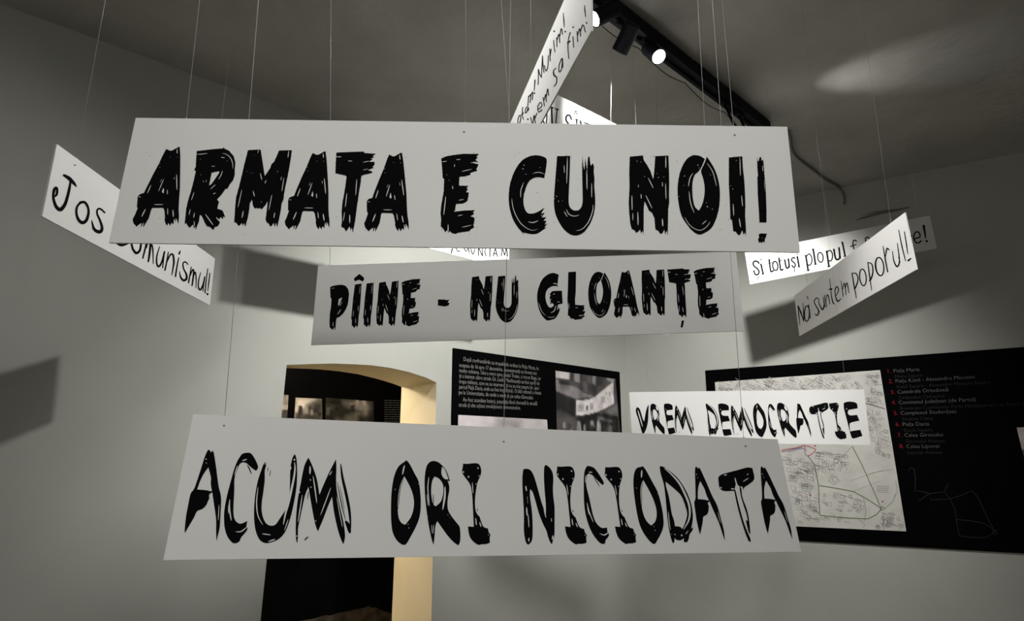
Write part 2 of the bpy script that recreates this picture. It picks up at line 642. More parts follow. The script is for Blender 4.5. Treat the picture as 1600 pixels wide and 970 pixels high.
glyph('brush_r', RB, [[(190, 75), (300, 62), (400, 52), (470, 48), (480, 35), (490, 48), (540, 72), (590, 130), (608, 200), (602, 280),
    (600, 340), (580, 395), (550, 430), (525, 480), (500, 485), (470, 530), (410, 600), (430, 625), (420, 660), (412, 700), (440, 708),
    (470, 720), (485, 755), (500, 795), (480, 780), (470, 815), (455, 790), (430, 810), (440, 855), (415, 890), (385, 895), (370, 930),
    (350, 915), (330, 895), (300, 890), (275, 850), (260, 810), (235, 768), (222, 770), (215, 830), (195, 880), (178, 930), (172, 880),
    (160, 920), (150, 870), (130, 890), (110, 905), (95, 890), (75, 855), (58, 870), (65, 800), (75, 700), (95, 610), (130, 500), (160, 380),
    (180, 290), (165, 285), (165, 270), (178, 250), (185, 130)]],
    [[(350, 310), (430, 292), (435, 310), (410, 345), (385, 380), (350, 430), (322, 450), (335, 390)]],
    [([(185, 110), (240, 108), (310, 98)], 9), ([(455, 98), (510, 110), (555, 150), (578, 210), (580, 270)], 8), ([(450, 140), (495, 150)], 9),
     ([(468, 285), (455, 330), (425, 385)], 9), ([(395, 435), (335, 490)], 9), ([(162, 515), (130, 610)], 8), ([(120, 700), (105, 770)], 8),
     ([(280, 755), (370, 880)], 10), ([(400, 790), (435, 835)], 11), ([(165, 740), (155, 800)], 9), ([(160, 830), (165, 890)], 8),
     ([(365, 540), (395, 528)], 10), ([(345, 238), (390, 240)], 7), ([(262, 390), (262, 420)], 5), ([(292, 380), (292, 420)], 5)],
    [(235, 332, 10), (230, 165, 9), (520, 185, 9)])
glyph('brush_m', RC, [[(190, 65), (325, 58), (330, 75), (345, 170), (360, 270), (372, 345), (430, 260), (445, 215), (475, 190), (505, 120),
    (525, 70), (665, 66), (655, 150), (635, 270), (615, 370), (595, 460), (580, 545), (575, 600), (555, 640), (545, 720), (525, 820), (505, 905),
    (495, 850), (480, 900), (470, 850), (450, 880), (430, 895), (415, 860), (395, 850), (380, 820), (385, 780), (395, 700), (405, 615),
    (380, 660), (335, 708), (320, 690), (300, 700), (285, 690), (265, 698), (250, 680), (240, 650), (235, 600), (210, 640), (205, 700),
    (190, 790), (160, 900), (150, 850), (135, 890), (125, 850), (100, 880), (85, 885), (70, 860), (40, 840), (45, 780), (50, 690), (60, 580),
    (90, 470), (120, 350), (150, 220)]], [],
    [([(125, 485), (80, 690)], 8), ([(245, 505), (262, 570)], 9), ([(322, 310), (342, 390)], 8), ([(390, 390), (370, 425)], 9),
     ([(580, 360), (555, 520)], 8), ([(450, 540), (415, 720)], 8), ([(555, 350), (545, 395)], 6), ([(305, 60), (295, 100)], 7),
     ([(632, 70), (622, 150)], 8), ([(140, 720), (125, 800)], 10), ([(480, 740), (470, 800)], 10)],
    [(335, 625, 11), (510, 298, 11), (180, 295, 9), (215, 310, 8), (240, 312, 8), (255, 120, 7)])
glyph('brush_t', RD, [[(165, 85), (440, 75), (450, 90), (565, 98), (530, 120), (550, 130), (500, 150), (535, 150), (490, 180), (550, 178),
    (552, 205), (530, 230), (545, 240), (480, 262), (525, 275), (530, 290), (440, 312), (418, 320), (410, 400), (395, 480), (385, 560),
    (375, 620), (365, 700), (355, 780), (330, 900), (322, 840), (310, 880), (300, 830), (280, 860), (262, 885), (245, 850), (215, 835),
    (222, 770), (218, 680), (225, 600), (240, 520), (255, 430), (268, 330), (260, 318), (155, 295), (158, 200)]], [],
    [([(160, 128), (220, 128)], 9), ([(280, 168), (330, 172)], 8), ([(372, 350), (360, 520)], 8), ([(272, 490), (255, 640)], 8),
     ([(250, 680), (235, 780)], 7), ([(300, 710), (300, 800)], 10), ([(430, 185), (500, 170)], 8), ([(430, 262), (490, 250)], 7)],
    [], ref=[(165, 85), (565, 98), (330, 900)])
glyph('brush_e', RE, [[(125, 145), (170, 125), (250, 110), (350, 98), (510, 100), (480, 125), (495, 135), (470, 160), (500, 180), (440, 190),
    (505, 205), (490, 235), (480, 250), (490, 270), (420, 290), (420, 310), (370, 325), (310, 330), (305, 420), (400, 422), (380, 445),
    (395, 455), (375, 485), (405, 490), (400, 530), (390, 575), (350, 600), (275, 605), (265, 670), (250, 685), (350, 672), (465, 668),
    (445, 690), (460, 705), (420, 730), (455, 740), (465, 760), (455, 800), (450, 820), (460, 840), (420, 865), (410, 880), (300, 895),
    (270, 908), (235, 900), (215, 880), (195, 895), (185, 870), (165, 890), (150, 860), (120, 830), (125, 760), (118, 700), (125, 620),
    (150, 480), (155, 350), (140, 345), (135, 250)]], [],
    [([(130, 180), (185, 172)], 8), ([(275, 157), (322, 155)], 8), ([(325, 278), (440, 252)], 8), ([(420, 190), (480, 178)], 7),
     ([(300, 568), (355, 558)], 8), ([(290, 725), (345, 715)], 8), ([(330, 842), (435, 818)], 8), ([(172, 525), (150, 720)], 9),
     ([(240, 420), (242, 455)], 8), ([(195, 810), (195, 890)], 9), ([(262, 200), (258, 235)], 6)],
    [(180, 310, 9), (205, 365, 9)], ref=[(125, 145), (510, 100), (120, 830)])
C_CUTS = [([(335, 265), (400, 252), (462, 272)], 8), ([(250, 350), (220, 430), (218, 510)], 8),
          ([(125, 500), (140, 610), (180, 710), (240, 790), (330, 838), (410, 820)], 8), ([(290, 752), (340, 760), (400, 740)], 10)]
glyph('brush_c', RF, [[(485, 125), (470, 105), (420, 85), (360, 78), (290, 95), (230, 130), (190, 180), (150, 250), (115, 340), (97, 440),
    (95, 540), (105, 620), (125, 690), (150, 755), (195, 820), (255, 885), (240, 860), (330, 880), (380, 875), (420, 850), (480, 810),
    (455, 815), (485, 770), (455, 785), (480, 740), (445, 745), (478, 705), (430, 710), (460, 660), (420, 675), (462, 605), (400, 650),
    (340, 672), (290, 670), (265, 640), (245, 580), (245, 500), (265, 420), (300, 340), (350, 308), (400, 300), (455, 312), (470, 240)]], [],
    C_CUTS, [(240, 218, 14), (250, 180, 12), (270, 272, 10), (410, 205, 9), (430, 690, 12)], smooth=True)
glyph('brush_u', RF, [[(585, 85), (595, 92), (700, 85), (718, 88), (712, 300), (705, 430), (700, 560), (715, 610), (750, 640), (800, 640),
    (830, 610), (845, 560), (842, 430), (838, 260), (840, 75), (850, 190), (862, 230), (870, 110), (890, 240), (895, 100), (912, 90),
    (925, 190), (945, 160), (960, 190), (955, 260), (965, 310), (960, 400), (972, 500), (970, 620), (945, 720), (905, 800), (850, 870),
    (780, 895), (720, 885), (650, 830), (600, 750), (565, 670), (552, 580), (555, 480), (565, 350), (575, 220)]], [],
    [([(690, 95), (682, 370)], 8), ([(655, 180), (660, 260)], 7), ([(675, 620), (705, 675), (760, 695), (815, 682)], 9),
     ([(655, 645), (690, 705)], 8), ([(765, 845), (840, 825), (905, 750), (945, 640), (948, 570)], 9), ([(885, 230), (888, 430)], 9),
     ([(935, 360), (935, 510)], 7)],
    [(580, 495, 11), (600, 545, 12), (595, 335, 9), (640, 540, 8), (560, 520, 8)], smooth=True, ref=[(585, 85), (960, 400), (780, 895)])
glyph('brush_n', RG, [[(90, 95), (225, 82), (232, 130), (260, 170), (300, 240), (328, 325), (340, 220), (348, 90), (482, 83), (488, 250),
    (490, 370), (488, 480), (490, 560), (480, 620), (478, 730), (475, 900), (465, 840), (450, 885), (440, 830), (420, 870), (400, 875),
    (380, 845), (350, 830), (345, 780), (340, 715), (315, 660), (285, 640), (262, 590), (240, 545), (232, 620), (232, 740), (230, 890),
    (220, 840), (205, 875), (195, 830), (180, 850), (155, 865), (140, 840), (110, 825), (95, 770), (85, 660), (80, 560), (88, 400), (85, 250)]], [],
    [([(112, 480), (115, 640)], 9), ([(250, 480), (318, 620)], 9), ([(275, 305), (330, 415)], 9), ([(455, 90), (455, 210)], 9),
     ([(452, 360), (458, 530)], 8), ([(172, 650), (175, 790)], 10), ([(122, 660), (122, 740)], 7), ([(420, 720), (425, 800)], 12),
     ([(205, 470), (207, 520)], 8), ([(420, 350), (422, 400)], 7), ([(178, 370), (178, 410)], 5)],
    [(165, 140, 10), (202, 150, 10), (380, 305, 11), (240, 295, 9), (365, 265, 9), (435, 300, 9)], ref=[(90, 95), (482, 83), (475, 900)])
glyph('brush_o', RG, [[(850, 118), (800, 85), (740, 77), (690, 95), (640, 150), (600, 240), (578, 340), (572, 460), (585, 580), (610, 690),
    (660, 770), (720, 845), (790, 890), (850, 865), (920, 820), (960, 740), (995, 620), (1005, 480), (995, 360), (960, 240), (910, 150),
    (870, 95), (840, 175), (805, 240), (830, 300), (850, 400), (845, 500), (820, 590), (790, 640), (750, 610), (730, 540), (722, 440),
    (725, 340), (750, 270), (790, 245), (825, 185)]], [],
    [([(735, 255), (700, 310), (682, 400)], 8), ([(690, 440), (705, 560), (745, 670)], 9),
     ([(640, 695), (700, 790), (790, 838), (860, 810), (912, 740)], 8), ([(870, 735), (820, 780)], 8), ([(865, 150), (930, 250), (970, 400)], 8)],
    [(645, 290, 12), (780, 180, 12), (875, 600, 14), (925, 625, 11), (905, 280, 9), (638, 385, 8), (590, 495, 9), (790, 210, 9), (865, 560, 9)],
    smooth=True, ref=[(870, 95), (790, 890), (572, 460)])
glyph('brush_i', RH, [[(478, 97), (605, 85), (612, 200), (625, 320), (632, 450), (635, 560), (632, 650), (640, 760), (640, 850), (628, 800),
    (618, 835), (605, 785), (585, 830), (565, 830), (545, 800), (520, 795), (515, 750), (508, 690), (492, 680), (490, 600), (485, 480), (478, 350)]],
    [], [([(582, 90), (588, 280)], 7), ([(598, 450), (608, 560)], 8), ([(518, 530), (525, 650)], 8), ([(575, 670), (590, 760)], 10)],
    [(515, 395, 10), (548, 125, 9), (495, 365, 8)], ref=[(478, 97), (605, 85), (640, 850)])
glyph('brush_mark', RH, [[(745, 75), (752, 130), (762, 130), (768, 95), (785, 95), (788, 130), (800, 110), (808, 150), (815, 260), (825, 350),
    (830, 450), (835, 600), (835, 712), (768, 712), (762, 600), (752, 450), (748, 280), (755, 265), (748, 200)],
    [(760, 825), (780, 815), (838, 818), (830, 850), (820, 870), (815, 905), (800, 890), (790, 910), (780, 895), (765, 905), (755, 875), (765, 850)]],
    [], [([(798, 170), (800, 230)], 6), ([(815, 300), (820, 420)], 4)], [(795, 860, 8)])

# --- PÎINE - NU GLOANȚE only
RI, RJ, RK, RL = Reg(505, 420, 9.7), Reg(660, 420, 9.7), Reg(830, 410, 9.7), Reg(980, 410, 8.82)
glyph('brush_p', RI, [[(105, 275), (150, 255), (220, 243), (290, 240), (345, 260), (380, 310), (392, 380), (385, 450), (375, 530), (345, 610),
    (300, 680), (250, 725), (205, 745), (195, 790), (188, 880), (180, 940), (170, 880), (155, 905), (135, 925), (120, 905), (98, 885), (95, 800),
    (100, 680), (120, 560), (125, 455), (110, 435), (105, 350)]], [[(235, 460), (280, 432), (285, 450), (265, 490), (245, 545), (225, 555)]],
    [([(290, 490), (250, 570)], 7), ([(270, 610), (215, 690)], 11), ([(120, 300), (180, 285)], 6), ([(150, 800), (150, 880)], 8)], [])
glyph('brush_hat', RI, [[(550, 75), (615, 130), (622, 155), (600, 190), (575, 180), (545, 165), (510, 175), (480, 190), (465, 160), (475, 135)]])
glyph('brush_dash', RJ, [[(235, 462), (350, 465), (360, 475), (408, 465), (390, 500), (375, 510), (410, 515), (400, 550), (345, 570), (235, 555)]])
glyph('brush_g', RK, [[(418, 190), (390, 170), (330, 155), (270, 170), (200, 215), (150, 280), (110, 380), (88, 480), (90, 580), (110, 690),
    (150, 790), (200, 850), (245, 885), (300, 870), (360, 855), (400, 800), (430, 740), (437, 680), (415, 710), (405, 640), (345, 640), (335, 665),
    (295, 690), (260, 670), (230, 610), (212, 520), (225, 440), (265, 385), (320, 358), (370, 355), (400, 365), (405, 270)],
    [(320, 430), (465, 428), (470, 500), (475, 590), (478, 620), (400, 640), (345, 645), (320, 615), (275, 635), (300, 600), (280, 570), (310, 565),
     (278, 550), (285, 510), (300, 500), (278, 485), (300, 455)]], [],
    [([(330, 318), (370, 318), (405, 340)], 11), ([(375, 650), (350, 730), (290, 765)], 12), ([(110, 600), (160, 740), (230, 815)], 8),
     ([(245, 825), (320, 832), (360, 810)], 9), ([(330, 480), (360, 475)], 10), ([(390, 600), (440, 595)], 9), ([(400, 650), (395, 730)], 7)], [], smooth=True)
glyph('brush_l', RK, [[(562, 145), (680, 138), (678, 300), (675, 450), (665, 560), (668, 640), (760, 650), (810, 645), (795, 670), (808, 690),
    (800, 720), (775, 735), (818, 735), (810, 770), (790, 800), (815, 810), (800, 830), (770, 835), (775, 855), (660, 870), (640, 850), (600, 850),
    (580, 815), (555, 800), (560, 680), (548, 570), (555, 400)]], [],
    [([(665, 685), (710, 685)], 9), ([(720, 808), (785, 800)], 12), ([(780, 735), (810, 730)], 6), ([(570, 600), (575, 720)], 6)], [])
glyph('brush_comma', RL, [[(750, 800), (785, 798), (765, 895), (735, 895)]])

# --- wet-ink letters
SA, SB, SC_, SD = Reg(280, 690, 5.706), Reg(390, 690, 5.706), Reg(600, 705, 6.06), Reg(805, 710, 6.467)
SE, SF, SG, SH = Reg(980, 715, 6.69), Reg(1080, 715, 6.69), Reg(975, 600, 8.42), Reg(1160, 595, 7.62)
glyph('ink_a', SA, [[(258, 70), (275, 75), (282, 95), (300, 78), (312, 110), (335, 270), (350, 400), (372, 470), (375, 540), (368, 640),
    (362, 770), (345, 830), (332, 890), (328, 800), (330, 700), (320, 620), (305, 530), (295, 450), (268, 465), (265, 490), (270, 505), (255, 530),
    (245, 560), (210, 600), (155, 615), (140, 660), (105, 720), (75, 770), (50, 815), (48, 780), (60, 660), (80, 560), (100, 455), (130, 430),
    (160, 345), (200, 220), (235, 110)]],
    [[(260, 228), (272, 275), (285, 320), (280, 380), (292, 440), (270, 440), (250, 432), (160, 425), (185, 350), (220, 280)]],
    [([(355, 560), (348, 700)], 7)], [(240, 155, 13), (242, 190, 10)], smooth=True, ref=[(258, 70), (332, 890), (50, 815)])
glyph('ink_c', SA, [[(540, 135), (560, 105), (600, 97), (635, 97), (660, 125), (690, 180), (708, 230), (685, 258), (655, 240), (620, 210),
    (595, 185), (560, 182), (535, 200), (510, 265), (490, 330), (492, 430), (485, 540), (482, 640), (495, 700), (530, 730), (560, 730), (608, 705),
    (600, 740), (600, 765), (610, 765), (605, 790), (575, 825), (548, 855), (540, 890), (500, 908), (470, 900), (430, 850), (405, 780), (398, 690),
    (402, 600), (425, 480), (460, 350), (490, 240), (520, 165)]], [],
    [([(500, 800), (550, 800), (606, 758)], 11), ([(520, 210), (492, 300)], 8), ([(560, 170), (605, 155)], 11),
     ([(450, 510), (448, 600), (465, 705)], 13), ([(440, 560), (438, 640)], 6)], [], [([(605, 205), (625, 240), (645, 290)], 11)],
    smooth=True, ref=[(635, 97), (500, 908), (398, 690)])
glyph('ink_u', SB, [[(105, 250), (70, 350), (45, 500), (38, 620), (42, 740), (60, 820), (90, 880), (140, 908), (200, 895), (260, 870), (310, 820),
    (345, 740), (375, 640), (400, 520), (420, 400), (425, 280), (420, 150), (405, 110), (385, 130), (365, 210), (362, 260), (360, 330), (358, 430),
    (345, 540), (320, 610), (265, 690), (230, 745), (180, 750), (140, 725), (110, 650), (105, 560), (125, 430), (137, 330), (132, 260), (152, 200),
    (140, 180), (120, 205)]], [],
    [([(400, 180), (405, 230), (395, 320), (370, 440), (345, 550), (320, 640), (300, 740)], 20), ([(75, 400), (62, 540), (75, 660), (120, 745)], 10),
     ([(110, 820), (190, 830)], 10), ([(165, 890), (230, 868)], 12), ([(370, 220), (365, 250)], 8), ([(345, 690), (310, 790)], 8)],
    [(400, 160, 18), (140, 198, 12)], [([(165, 225), (160, 265)], 6), ([(187, 250), (178, 310)], 6)], smooth=True)
glyph('ink_m', SB, [[(525, 140), (545, 180), (570, 240), (600, 330), (615, 420), (622, 475), (660, 380), (710, 270), (770, 155), (775, 230),
    (770, 330), (775, 430), (800, 560), (830, 680), (850, 800), (852, 860), (835, 915), (805, 850), (775, 740), (750, 620), (735, 490), (700, 570),
    (660, 680), (630, 750), (608, 800), (585, 740), (565, 640), (540, 500), (525, 400), (495, 470), (475, 560), (450, 680), (430, 770), (432, 830),
    (425, 910), (412, 870), (410, 760), (415, 640), (430, 500), (450, 400), (470, 290), (490, 200)]], [],
    [([(540, 215), (538, 290)], 15), ([(565, 300), (580, 400), (600, 550)], 11), ([(735, 260), (712, 300)], 9), ([(725, 405), (690, 500), (630, 660)], 9),
     ([(470, 470), (450, 600), (430, 720)], 10), ([(775, 480), (800, 620), (830, 770)], 7), ([(460, 340), (440, 420)], 8)],
    [(542, 340, 14), (548, 405, 12), (445, 450, 14), (590, 705, 12), (420, 840, 13)],
    [([(812, 195), (828, 320), (862, 470), (890, 620), (902, 770)], 26), ([(780, 350), (820, 560), (862, 720)], 9), ([(800, 380), (830, 520), (850, 640)], 5),
     ([(855, 705), (880, 750), (895, 815)], 36), ([(525, 845), (505, 860), (490, 880)], 11), ([(525, 440), (515, 515)], 7)],
    smooth=True, ref=[(525, 140), (835, 915), (425, 910)])
glyph('ink_o', SC_, [[(212, 83), (235, 105), (260, 150), (295, 220), (325, 270), (338, 330), (345, 400), (350, 480), (345, 580), (330, 650),
    (290, 740), (250, 810), (210, 885), (170, 885), (120, 845), (80, 770), (68, 680), (65, 560), (68, 420), (80, 300), (105, 200), (140, 135), (185, 105)]],
    [[(192, 235), (215, 275), (250, 340), (275, 410), (287, 490), (275, 570), (250, 635), (200, 695), (165, 680), (140, 640), (128, 560), (132, 450),
      (145, 350), (165, 290)]],
    [([(195, 130), (185, 170), (175, 220)], 14)], [(228, 690, 10), (235, 725, 11), (105, 360, 11), (325, 310, 8)],
    [([(190, 250), (155, 350), (140, 480), (132, 550)], 6)], smooth=True, ref=[(212, 83), (65, 560), (190, 887)])
glyph('ink_r', SC_, [[(400, 140), (430, 100), (470, 88), (515, 100), (560, 140), (600, 195), (625, 285), (600, 275), (618, 320), (620, 370),
    (605, 430), (600, 500), (605, 560), (650, 630), (700, 690), (722, 720), (725, 850), (705, 890), (670, 870), (620, 820), (560, 740), (505, 660),
    (485, 700), (480, 800), (470, 885), (455, 850), (430, 740), (410, 620), (395, 500), (385, 380), (383, 240)]],
    [[(480, 238), (520, 255), (550, 290), (565, 340), (560, 410), (540, 480), (490, 520), (460, 500), (445, 400), (448, 320), (460, 265)],
     [(548, 145), (575, 165), (600, 230), (610, 265), (580, 265), (560, 250), (540, 210)]],
    [([(578, 330), (575, 430), (555, 555)], 18), ([(425, 240), (415, 350), (430, 520)], 10), ([(405, 400), (420, 520)], 7), ([(470, 690), (465, 780)], 6),
     ([(450, 690), (455, 780)], 5)], [(605, 600, 9), (415, 615, 8), (622, 625, 7)], [([(467, 400), (467, 510)], 7)], smooth=True,
    ref=[(470, 88), (470, 885), (705, 890)])
glyph('ink_i', SC_, [[(750, 115), (780, 120), (880, 108), (910, 130), (925, 190), (910, 240), (885, 290), (870, 370), (860, 470), (865, 560),
    (885, 600), (905, 615), (915, 650), (940, 720), (985, 730), (990, 765), (1010, 790), (1000, 810), (1003, 865), (960, 880), (920, 878), (900, 888),
    (870, 875), (820, 830), (800, 770), (795, 710), (850, 715), (845, 600), (838, 450), (828, 350), (810, 300), (770, 250), (735, 200), (745, 150)]], [],
    [([(835, 290), (845, 400)], 8), ([(868, 630), (875, 700)], 10), ([(905, 670), (920, 715)], 11)],
    [(800, 240, 19), (752, 195, 17), (890, 158, 17), (900, 232, 13), (872, 308, 12), (990, 790, 10)], [([(882, 540), (885, 570)], 7)], smooth=True,
    ref=[(750, 115), (1003, 865), (795, 710)])
glyph('ink_n', SD, [[(85, 145), (140, 143), (175, 180), (205, 260), (235, 370), (270, 500), (310, 600), (310, 500), (300, 400), (290, 260), (290, 120),
    (310, 103), (350, 130), (380, 180), (387, 250), (380, 340), (385, 430), (400, 530), (398, 650), (398, 820), (385, 850), (372, 905), (355, 890),
    (330, 830), (318, 770), (280, 700), (240, 600), (205, 470), (175, 370), (150, 350), (148, 430), (165, 530), (175, 650), (178, 780), (172, 880),
    (130, 912), (105, 890), (85, 770), (90, 620), (80, 450), (70, 280), (75, 180)]], [],
    [([(105, 315), (115, 370)], 14), ([(115, 530), (120, 620)], 14), ([(130, 600), (140, 740)], 9), ([(138, 840), (137, 880)], 13),
     ([(290, 550), (312, 640)], 10), ([(382, 815), (375, 860)], 14), ([(365, 640), (368, 680)], 7), ([(120, 400), (128, 500)], 4)], [], smooth=True)
glyph('ink_d', SE, [[(340, 88), (375, 90), (430, 130), (500, 180), (560, 250), (620, 350), (665, 460), (685, 560), (688, 650), (670, 740), (690, 725),
    (685, 760), (650, 800), (645, 850), (625, 885), (590, 880), (595, 840), (560, 865), (520, 862), (495, 840), (495, 880), (480, 895), (465, 870),
    (440, 770), (420, 640), (410, 520), (400, 400), (385, 280), (360, 200), (345, 150)]],
    [[(400, 250), (440, 280), (500, 330), (560, 385), (590, 450), (620, 540), (630, 600), (600, 700), (575, 745), (555, 718), (500, 715), (490, 650),
      (465, 590), (450, 480), (430, 380), (408, 310)]],
    [([(385, 105), (470, 180), (540, 260), (590, 350), (640, 470), (655, 570), (640, 660), (590, 750)], 22), ([(430, 560), (440, 680), (455, 760)], 8),
     ([(640, 760), (610, 800)], 8)], [(570, 810, 20), (500, 802, 14), (465, 800, 8)], [([(410, 330), (422, 450)], 5)], smooth=True,
    ref=[(340, 88), (480, 895), (688, 650)])
glyph('ink_t', SF, [[(280, 205), (310, 175), (400, 150), (500, 125), (590, 97), (640, 108), (650, 150), (662, 200), (655, 240), (600, 280), (550, 310),
    (548, 340), (535, 300), (500, 300), (470, 260), (450, 345), (400, 348), (350, 350), (310, 335), (290, 300), (285, 240)],
    [(505, 300), (525, 310), (530, 400), (560, 480), (590, 560), (610, 680), (620, 800), (605, 790), (590, 740), (570, 650), (590, 660), (580, 590),
     (545, 490), (515, 390)],
    [(448, 335), (462, 335), (500, 500), (550, 680), (590, 780), (622, 850), (622, 880), (600, 875), (570, 800), (530, 680), (480, 500)]], [],
    [([(340, 182), (375, 178)], 12), ([(305, 305), (318, 320)], 14), ([(415, 325), (450, 325)], 14), ([(540, 250), (600, 212)], 10),
     ([(580, 180), (600, 165)], 8), ([(457, 205), (470, 260), (490, 312)], 14)], [], smooth=True, ref=[(280, 205), (650, 150), (615, 880)])
glyph('ink_v', SG, [[(155, 325), (175, 300), (205, 320), (225, 380), (250, 470), (265, 490), (280, 400), (300, 310), (325, 265), (322, 370), (318, 490),
    (295, 590), (258, 660), (235, 640), (215, 560), (185, 450), (155, 370)]], [], [([(180, 340), (205, 420), (245, 560)], 15)], [], smooth=True)
glyph('ink_e', SG, [[(525, 265), (560, 252), (610, 260), (640, 280), (642, 335), (565, 345), (555, 380), (575, 410), (635, 405), (655, 470), (580, 485),
    (570, 500), (575, 580), (660, 570), (678, 640), (600, 665), (585, 650), (565, 540), (540, 400), (525, 320)]], [], [], [(550, 332, 11)], smooth=True,
    ref=[(525, 265), (678, 640), (600, 665)])

# ------------------------------------------------------------------ hanging placards
BOARD_T = 0.005


def plane_from_quad(P):
    """Plane of a placard from its (almost coplanar) corners TL TR BR BL, normal towards the camera."""
    c = P.mean(0)
    d1 = (P[1] + P[2] - P[0] - P[3]) / 2
    d2 = (P[0] + P[1] - P[2] - P[3]) / 2
    n = np.cross(d1, d2)
    n /= np.linalg.norm(n)
    if np.dot(EYE - c, n) < 0:
        n = -n
    return Plane(c, n, d1 / np.linalg.norm(d1))


def ypr_plane(center_px, dist, yaw, lean):
    n = np.array([math.sin(yaw) * math.cos(lean), -math.cos(yaw) * math.cos(lean), math.sin(lean)])
    c = EYE + ray(*center_px) * dist
    if np.dot(EYE - c, n) < 0:
        n = -n
    d = np.array([-n[1], n[0], 0.0])
    return Plane(c, n, d / np.linalg.norm(d))


def placard(label, plane, corners, wires, radius=0.0006, holes=()):
    """corners: world TL TR BR BL on the front face; wires: (pixel on the top edge, a pixel higher up the thread)."""
    c = np.mean(corners, axis=0)
    t = thing('placard', c, label, 'sign', 'slogan placards hung on threads')
    mb = MB()
    mb.slab(corners, -plane.n * BOARD_T)
    b = mb.part('board', M_BOARD, t)
    for wi in wires:
        foot_px, up_px = wi[0], wi[1]
        foot = plane.px(np.array([foot_px]))[0] - plane.n * BOARD_T * 0.5
        up = hit(np.array([up_px], float), foot, np.array([0, 1.0, 0]))[0]
        d = (up - foot) / (up[2] - foot[2])
        top = foot + d * (ZC - foot[2])
        mb = MB()
        low = foot - d * 0.004
        mb.tube([low, top], radius, 6)
        # the small knot that holds the thread at the edge of the board
        mb.tube([foot - plane.d * 0.004, foot + d * 0.003, foot + plane.d * 0.004], radius * 1.6, 6)
        mb.part('hanging_thread', M_WIRE, t, smooth=True)
    if holes:
        for x, y in holes:
            h = MB()
            disc2(h, (x, y), 1.8, 10, 1.5)
            print_part('punched_hole', h, plane, M_HOLE, t, 0.0003)
    return t


def letters(t, plane, mb2, mat=None, gap=None, off=0.0006):
    """One printed part per word: strokes further apart than gap pixels belong to different words."""
    iv = []
    for f in mb2.f:
        xs = [mb2.v[i][0] for i in f]
        iv.append((min(xs), max(xs)))
    order = sorted(range(len(iv)), key=lambda i: iv[i][0])
    words, cur, end = [], [], None
    for i in order:
        if end is not None and gap and iv[i][0] - end > gap:
            words.append(cur)
            cur, end = [], None
        cur.append(i)
        end = iv[i][1] if end is None else max(end, iv[i][1])
    words.append(cur)
    for wd in words:
        mm = MB()
        idx = {}
        for fi in wd:
            q = []
            for i in mb2.f[fi]:
                if i not in idx:
                    idx[i] = len(mm.v)
                    mm.v.append(mb2.v[i])
                q.append(idx[i])
            mm.f.append(tuple(q))
        print_part('lettering', mm, plane, mat or M_INK, t, off)


# ---- ARMATA E CU NOI!
q = np.array([(212, 184), (1230, 198), (1250, 394), (170, 379)], float)
pl = ypr_plane(q.mean(0), 1.16, math.radians(-1.1), math.radians(-2.4))
t = placard('widest grey-lit placard lettered ARMATA E CU NOI!, highest of the front boards', pl, pl.px(q),
            [((290, 186), (312, 0)), ((727, 192), (728, 0)), ((1147, 198), (1128, 0))], 0.00055, [(725, 206), (1148, 211)])
m = MB()
put_glyph(m, 'brush_a', None, .6, 1)
put_glyph(m, 'brush_r', None, .6, 2)
put_glyph(m, 'brush_m', None, .6, 3)
put_glyph(m, 'brush_a', RC((1030, 78), (1072, 912), (625, 600)), .6, 4)
put_glyph(m, 'brush_t', None, .6, 5)
put_glyph(m, 'brush_a', RD((828, 88), (898, 870), (472, 580)), .6, 6)
for i, g in enumerate(('brush_e', 'brush_c', 'brush_u', 'brush_n', 'brush_o', 'brush_i', 'brush_mark')):
    put_glyph(m, g, None, .6, 10 + i)
rnd = random.Random(4)
for k in range(150):                # paint spatter round the strokes
    x = rnd.choice([rnd.uniform(210, 640), rnd.uniform(690, 746), rnd.uniform(798, 930), rnd.uniform(986, 1196)])
    y0 = rnd.choice([rnd.uniform(236, 246), rnd.uniform(338, 366), rnd.uniform(240, 360)])
    disc2(m, (x, y0), rnd.uniform(.25, .6), 6)
letters(t, pl, m, None, 24)

# ---- PÎINE - NU GLOANȚE
q = np.array([(497, 415), (1150, 393), (1163, 517), (486, 539)], float)
pl = ypr_plane(q.mean(0), 1.83, math.radians(-1.7), math.radians(-1.0))
t = placard('grey-lit placard lettered PÎINE - NU GLOANȚE, between the two larger front boards', pl, pl.px(q),
            [((515, 415), (517, 0)), ((812, 405), (783, 0)), ((1113, 395), (1090, 0))], 0.00055)
m = MB()
put_glyph(m, 'brush_p', None, .5, 21)
put_glyph(m, 'brush_hat', None, .5, 22)
put_glyph(m, 'brush_i', RI((480, 237), (582, 222), (520, 905)), .5, 23)
put_glyph(m, 'brush_i', RI((658, 222), (765, 207), (708, 895)), .5, 24)
put_glyph(m, 'brush_n', RI((848, 210), (1143, 180), (1082, 880)), .5, 25)
put_glyph(m, 'brush_e', RI((1187, 210), (1482, 150), (1192, 810)), .5, 26)
put_glyph(m, 'brush_dash', None, .5, 27)
put_glyph(m, 'brush_n', RJ((752, 125), (1063, 103), (1022, 815)), .5, 28)
put_glyph(m, 'brush_u', RJ((1148, 108), (1450, 370), (1290, 815)), .5, 29)
put_glyph(m, 'brush_g', None, .5, 30)
put_glyph(m, 'brush_l', None, .5, 31)
put_glyph(m, 'brush_o', RK((1110, 150), (1035, 850), (862, 480)), .5, 32)
put_glyph(m, 'brush_a', [(982.6, 421.9), (999.3, 493.9), (958.4, 469.3)], .5, 33)
put_glyph(m, 'brush_n', RL((200, 112), (510, 95), (518, 750)), .5, 34)
put_glyph(m, 'brush_t', RL((552, 98), (872, 95), (815, 770)), .5, 35)
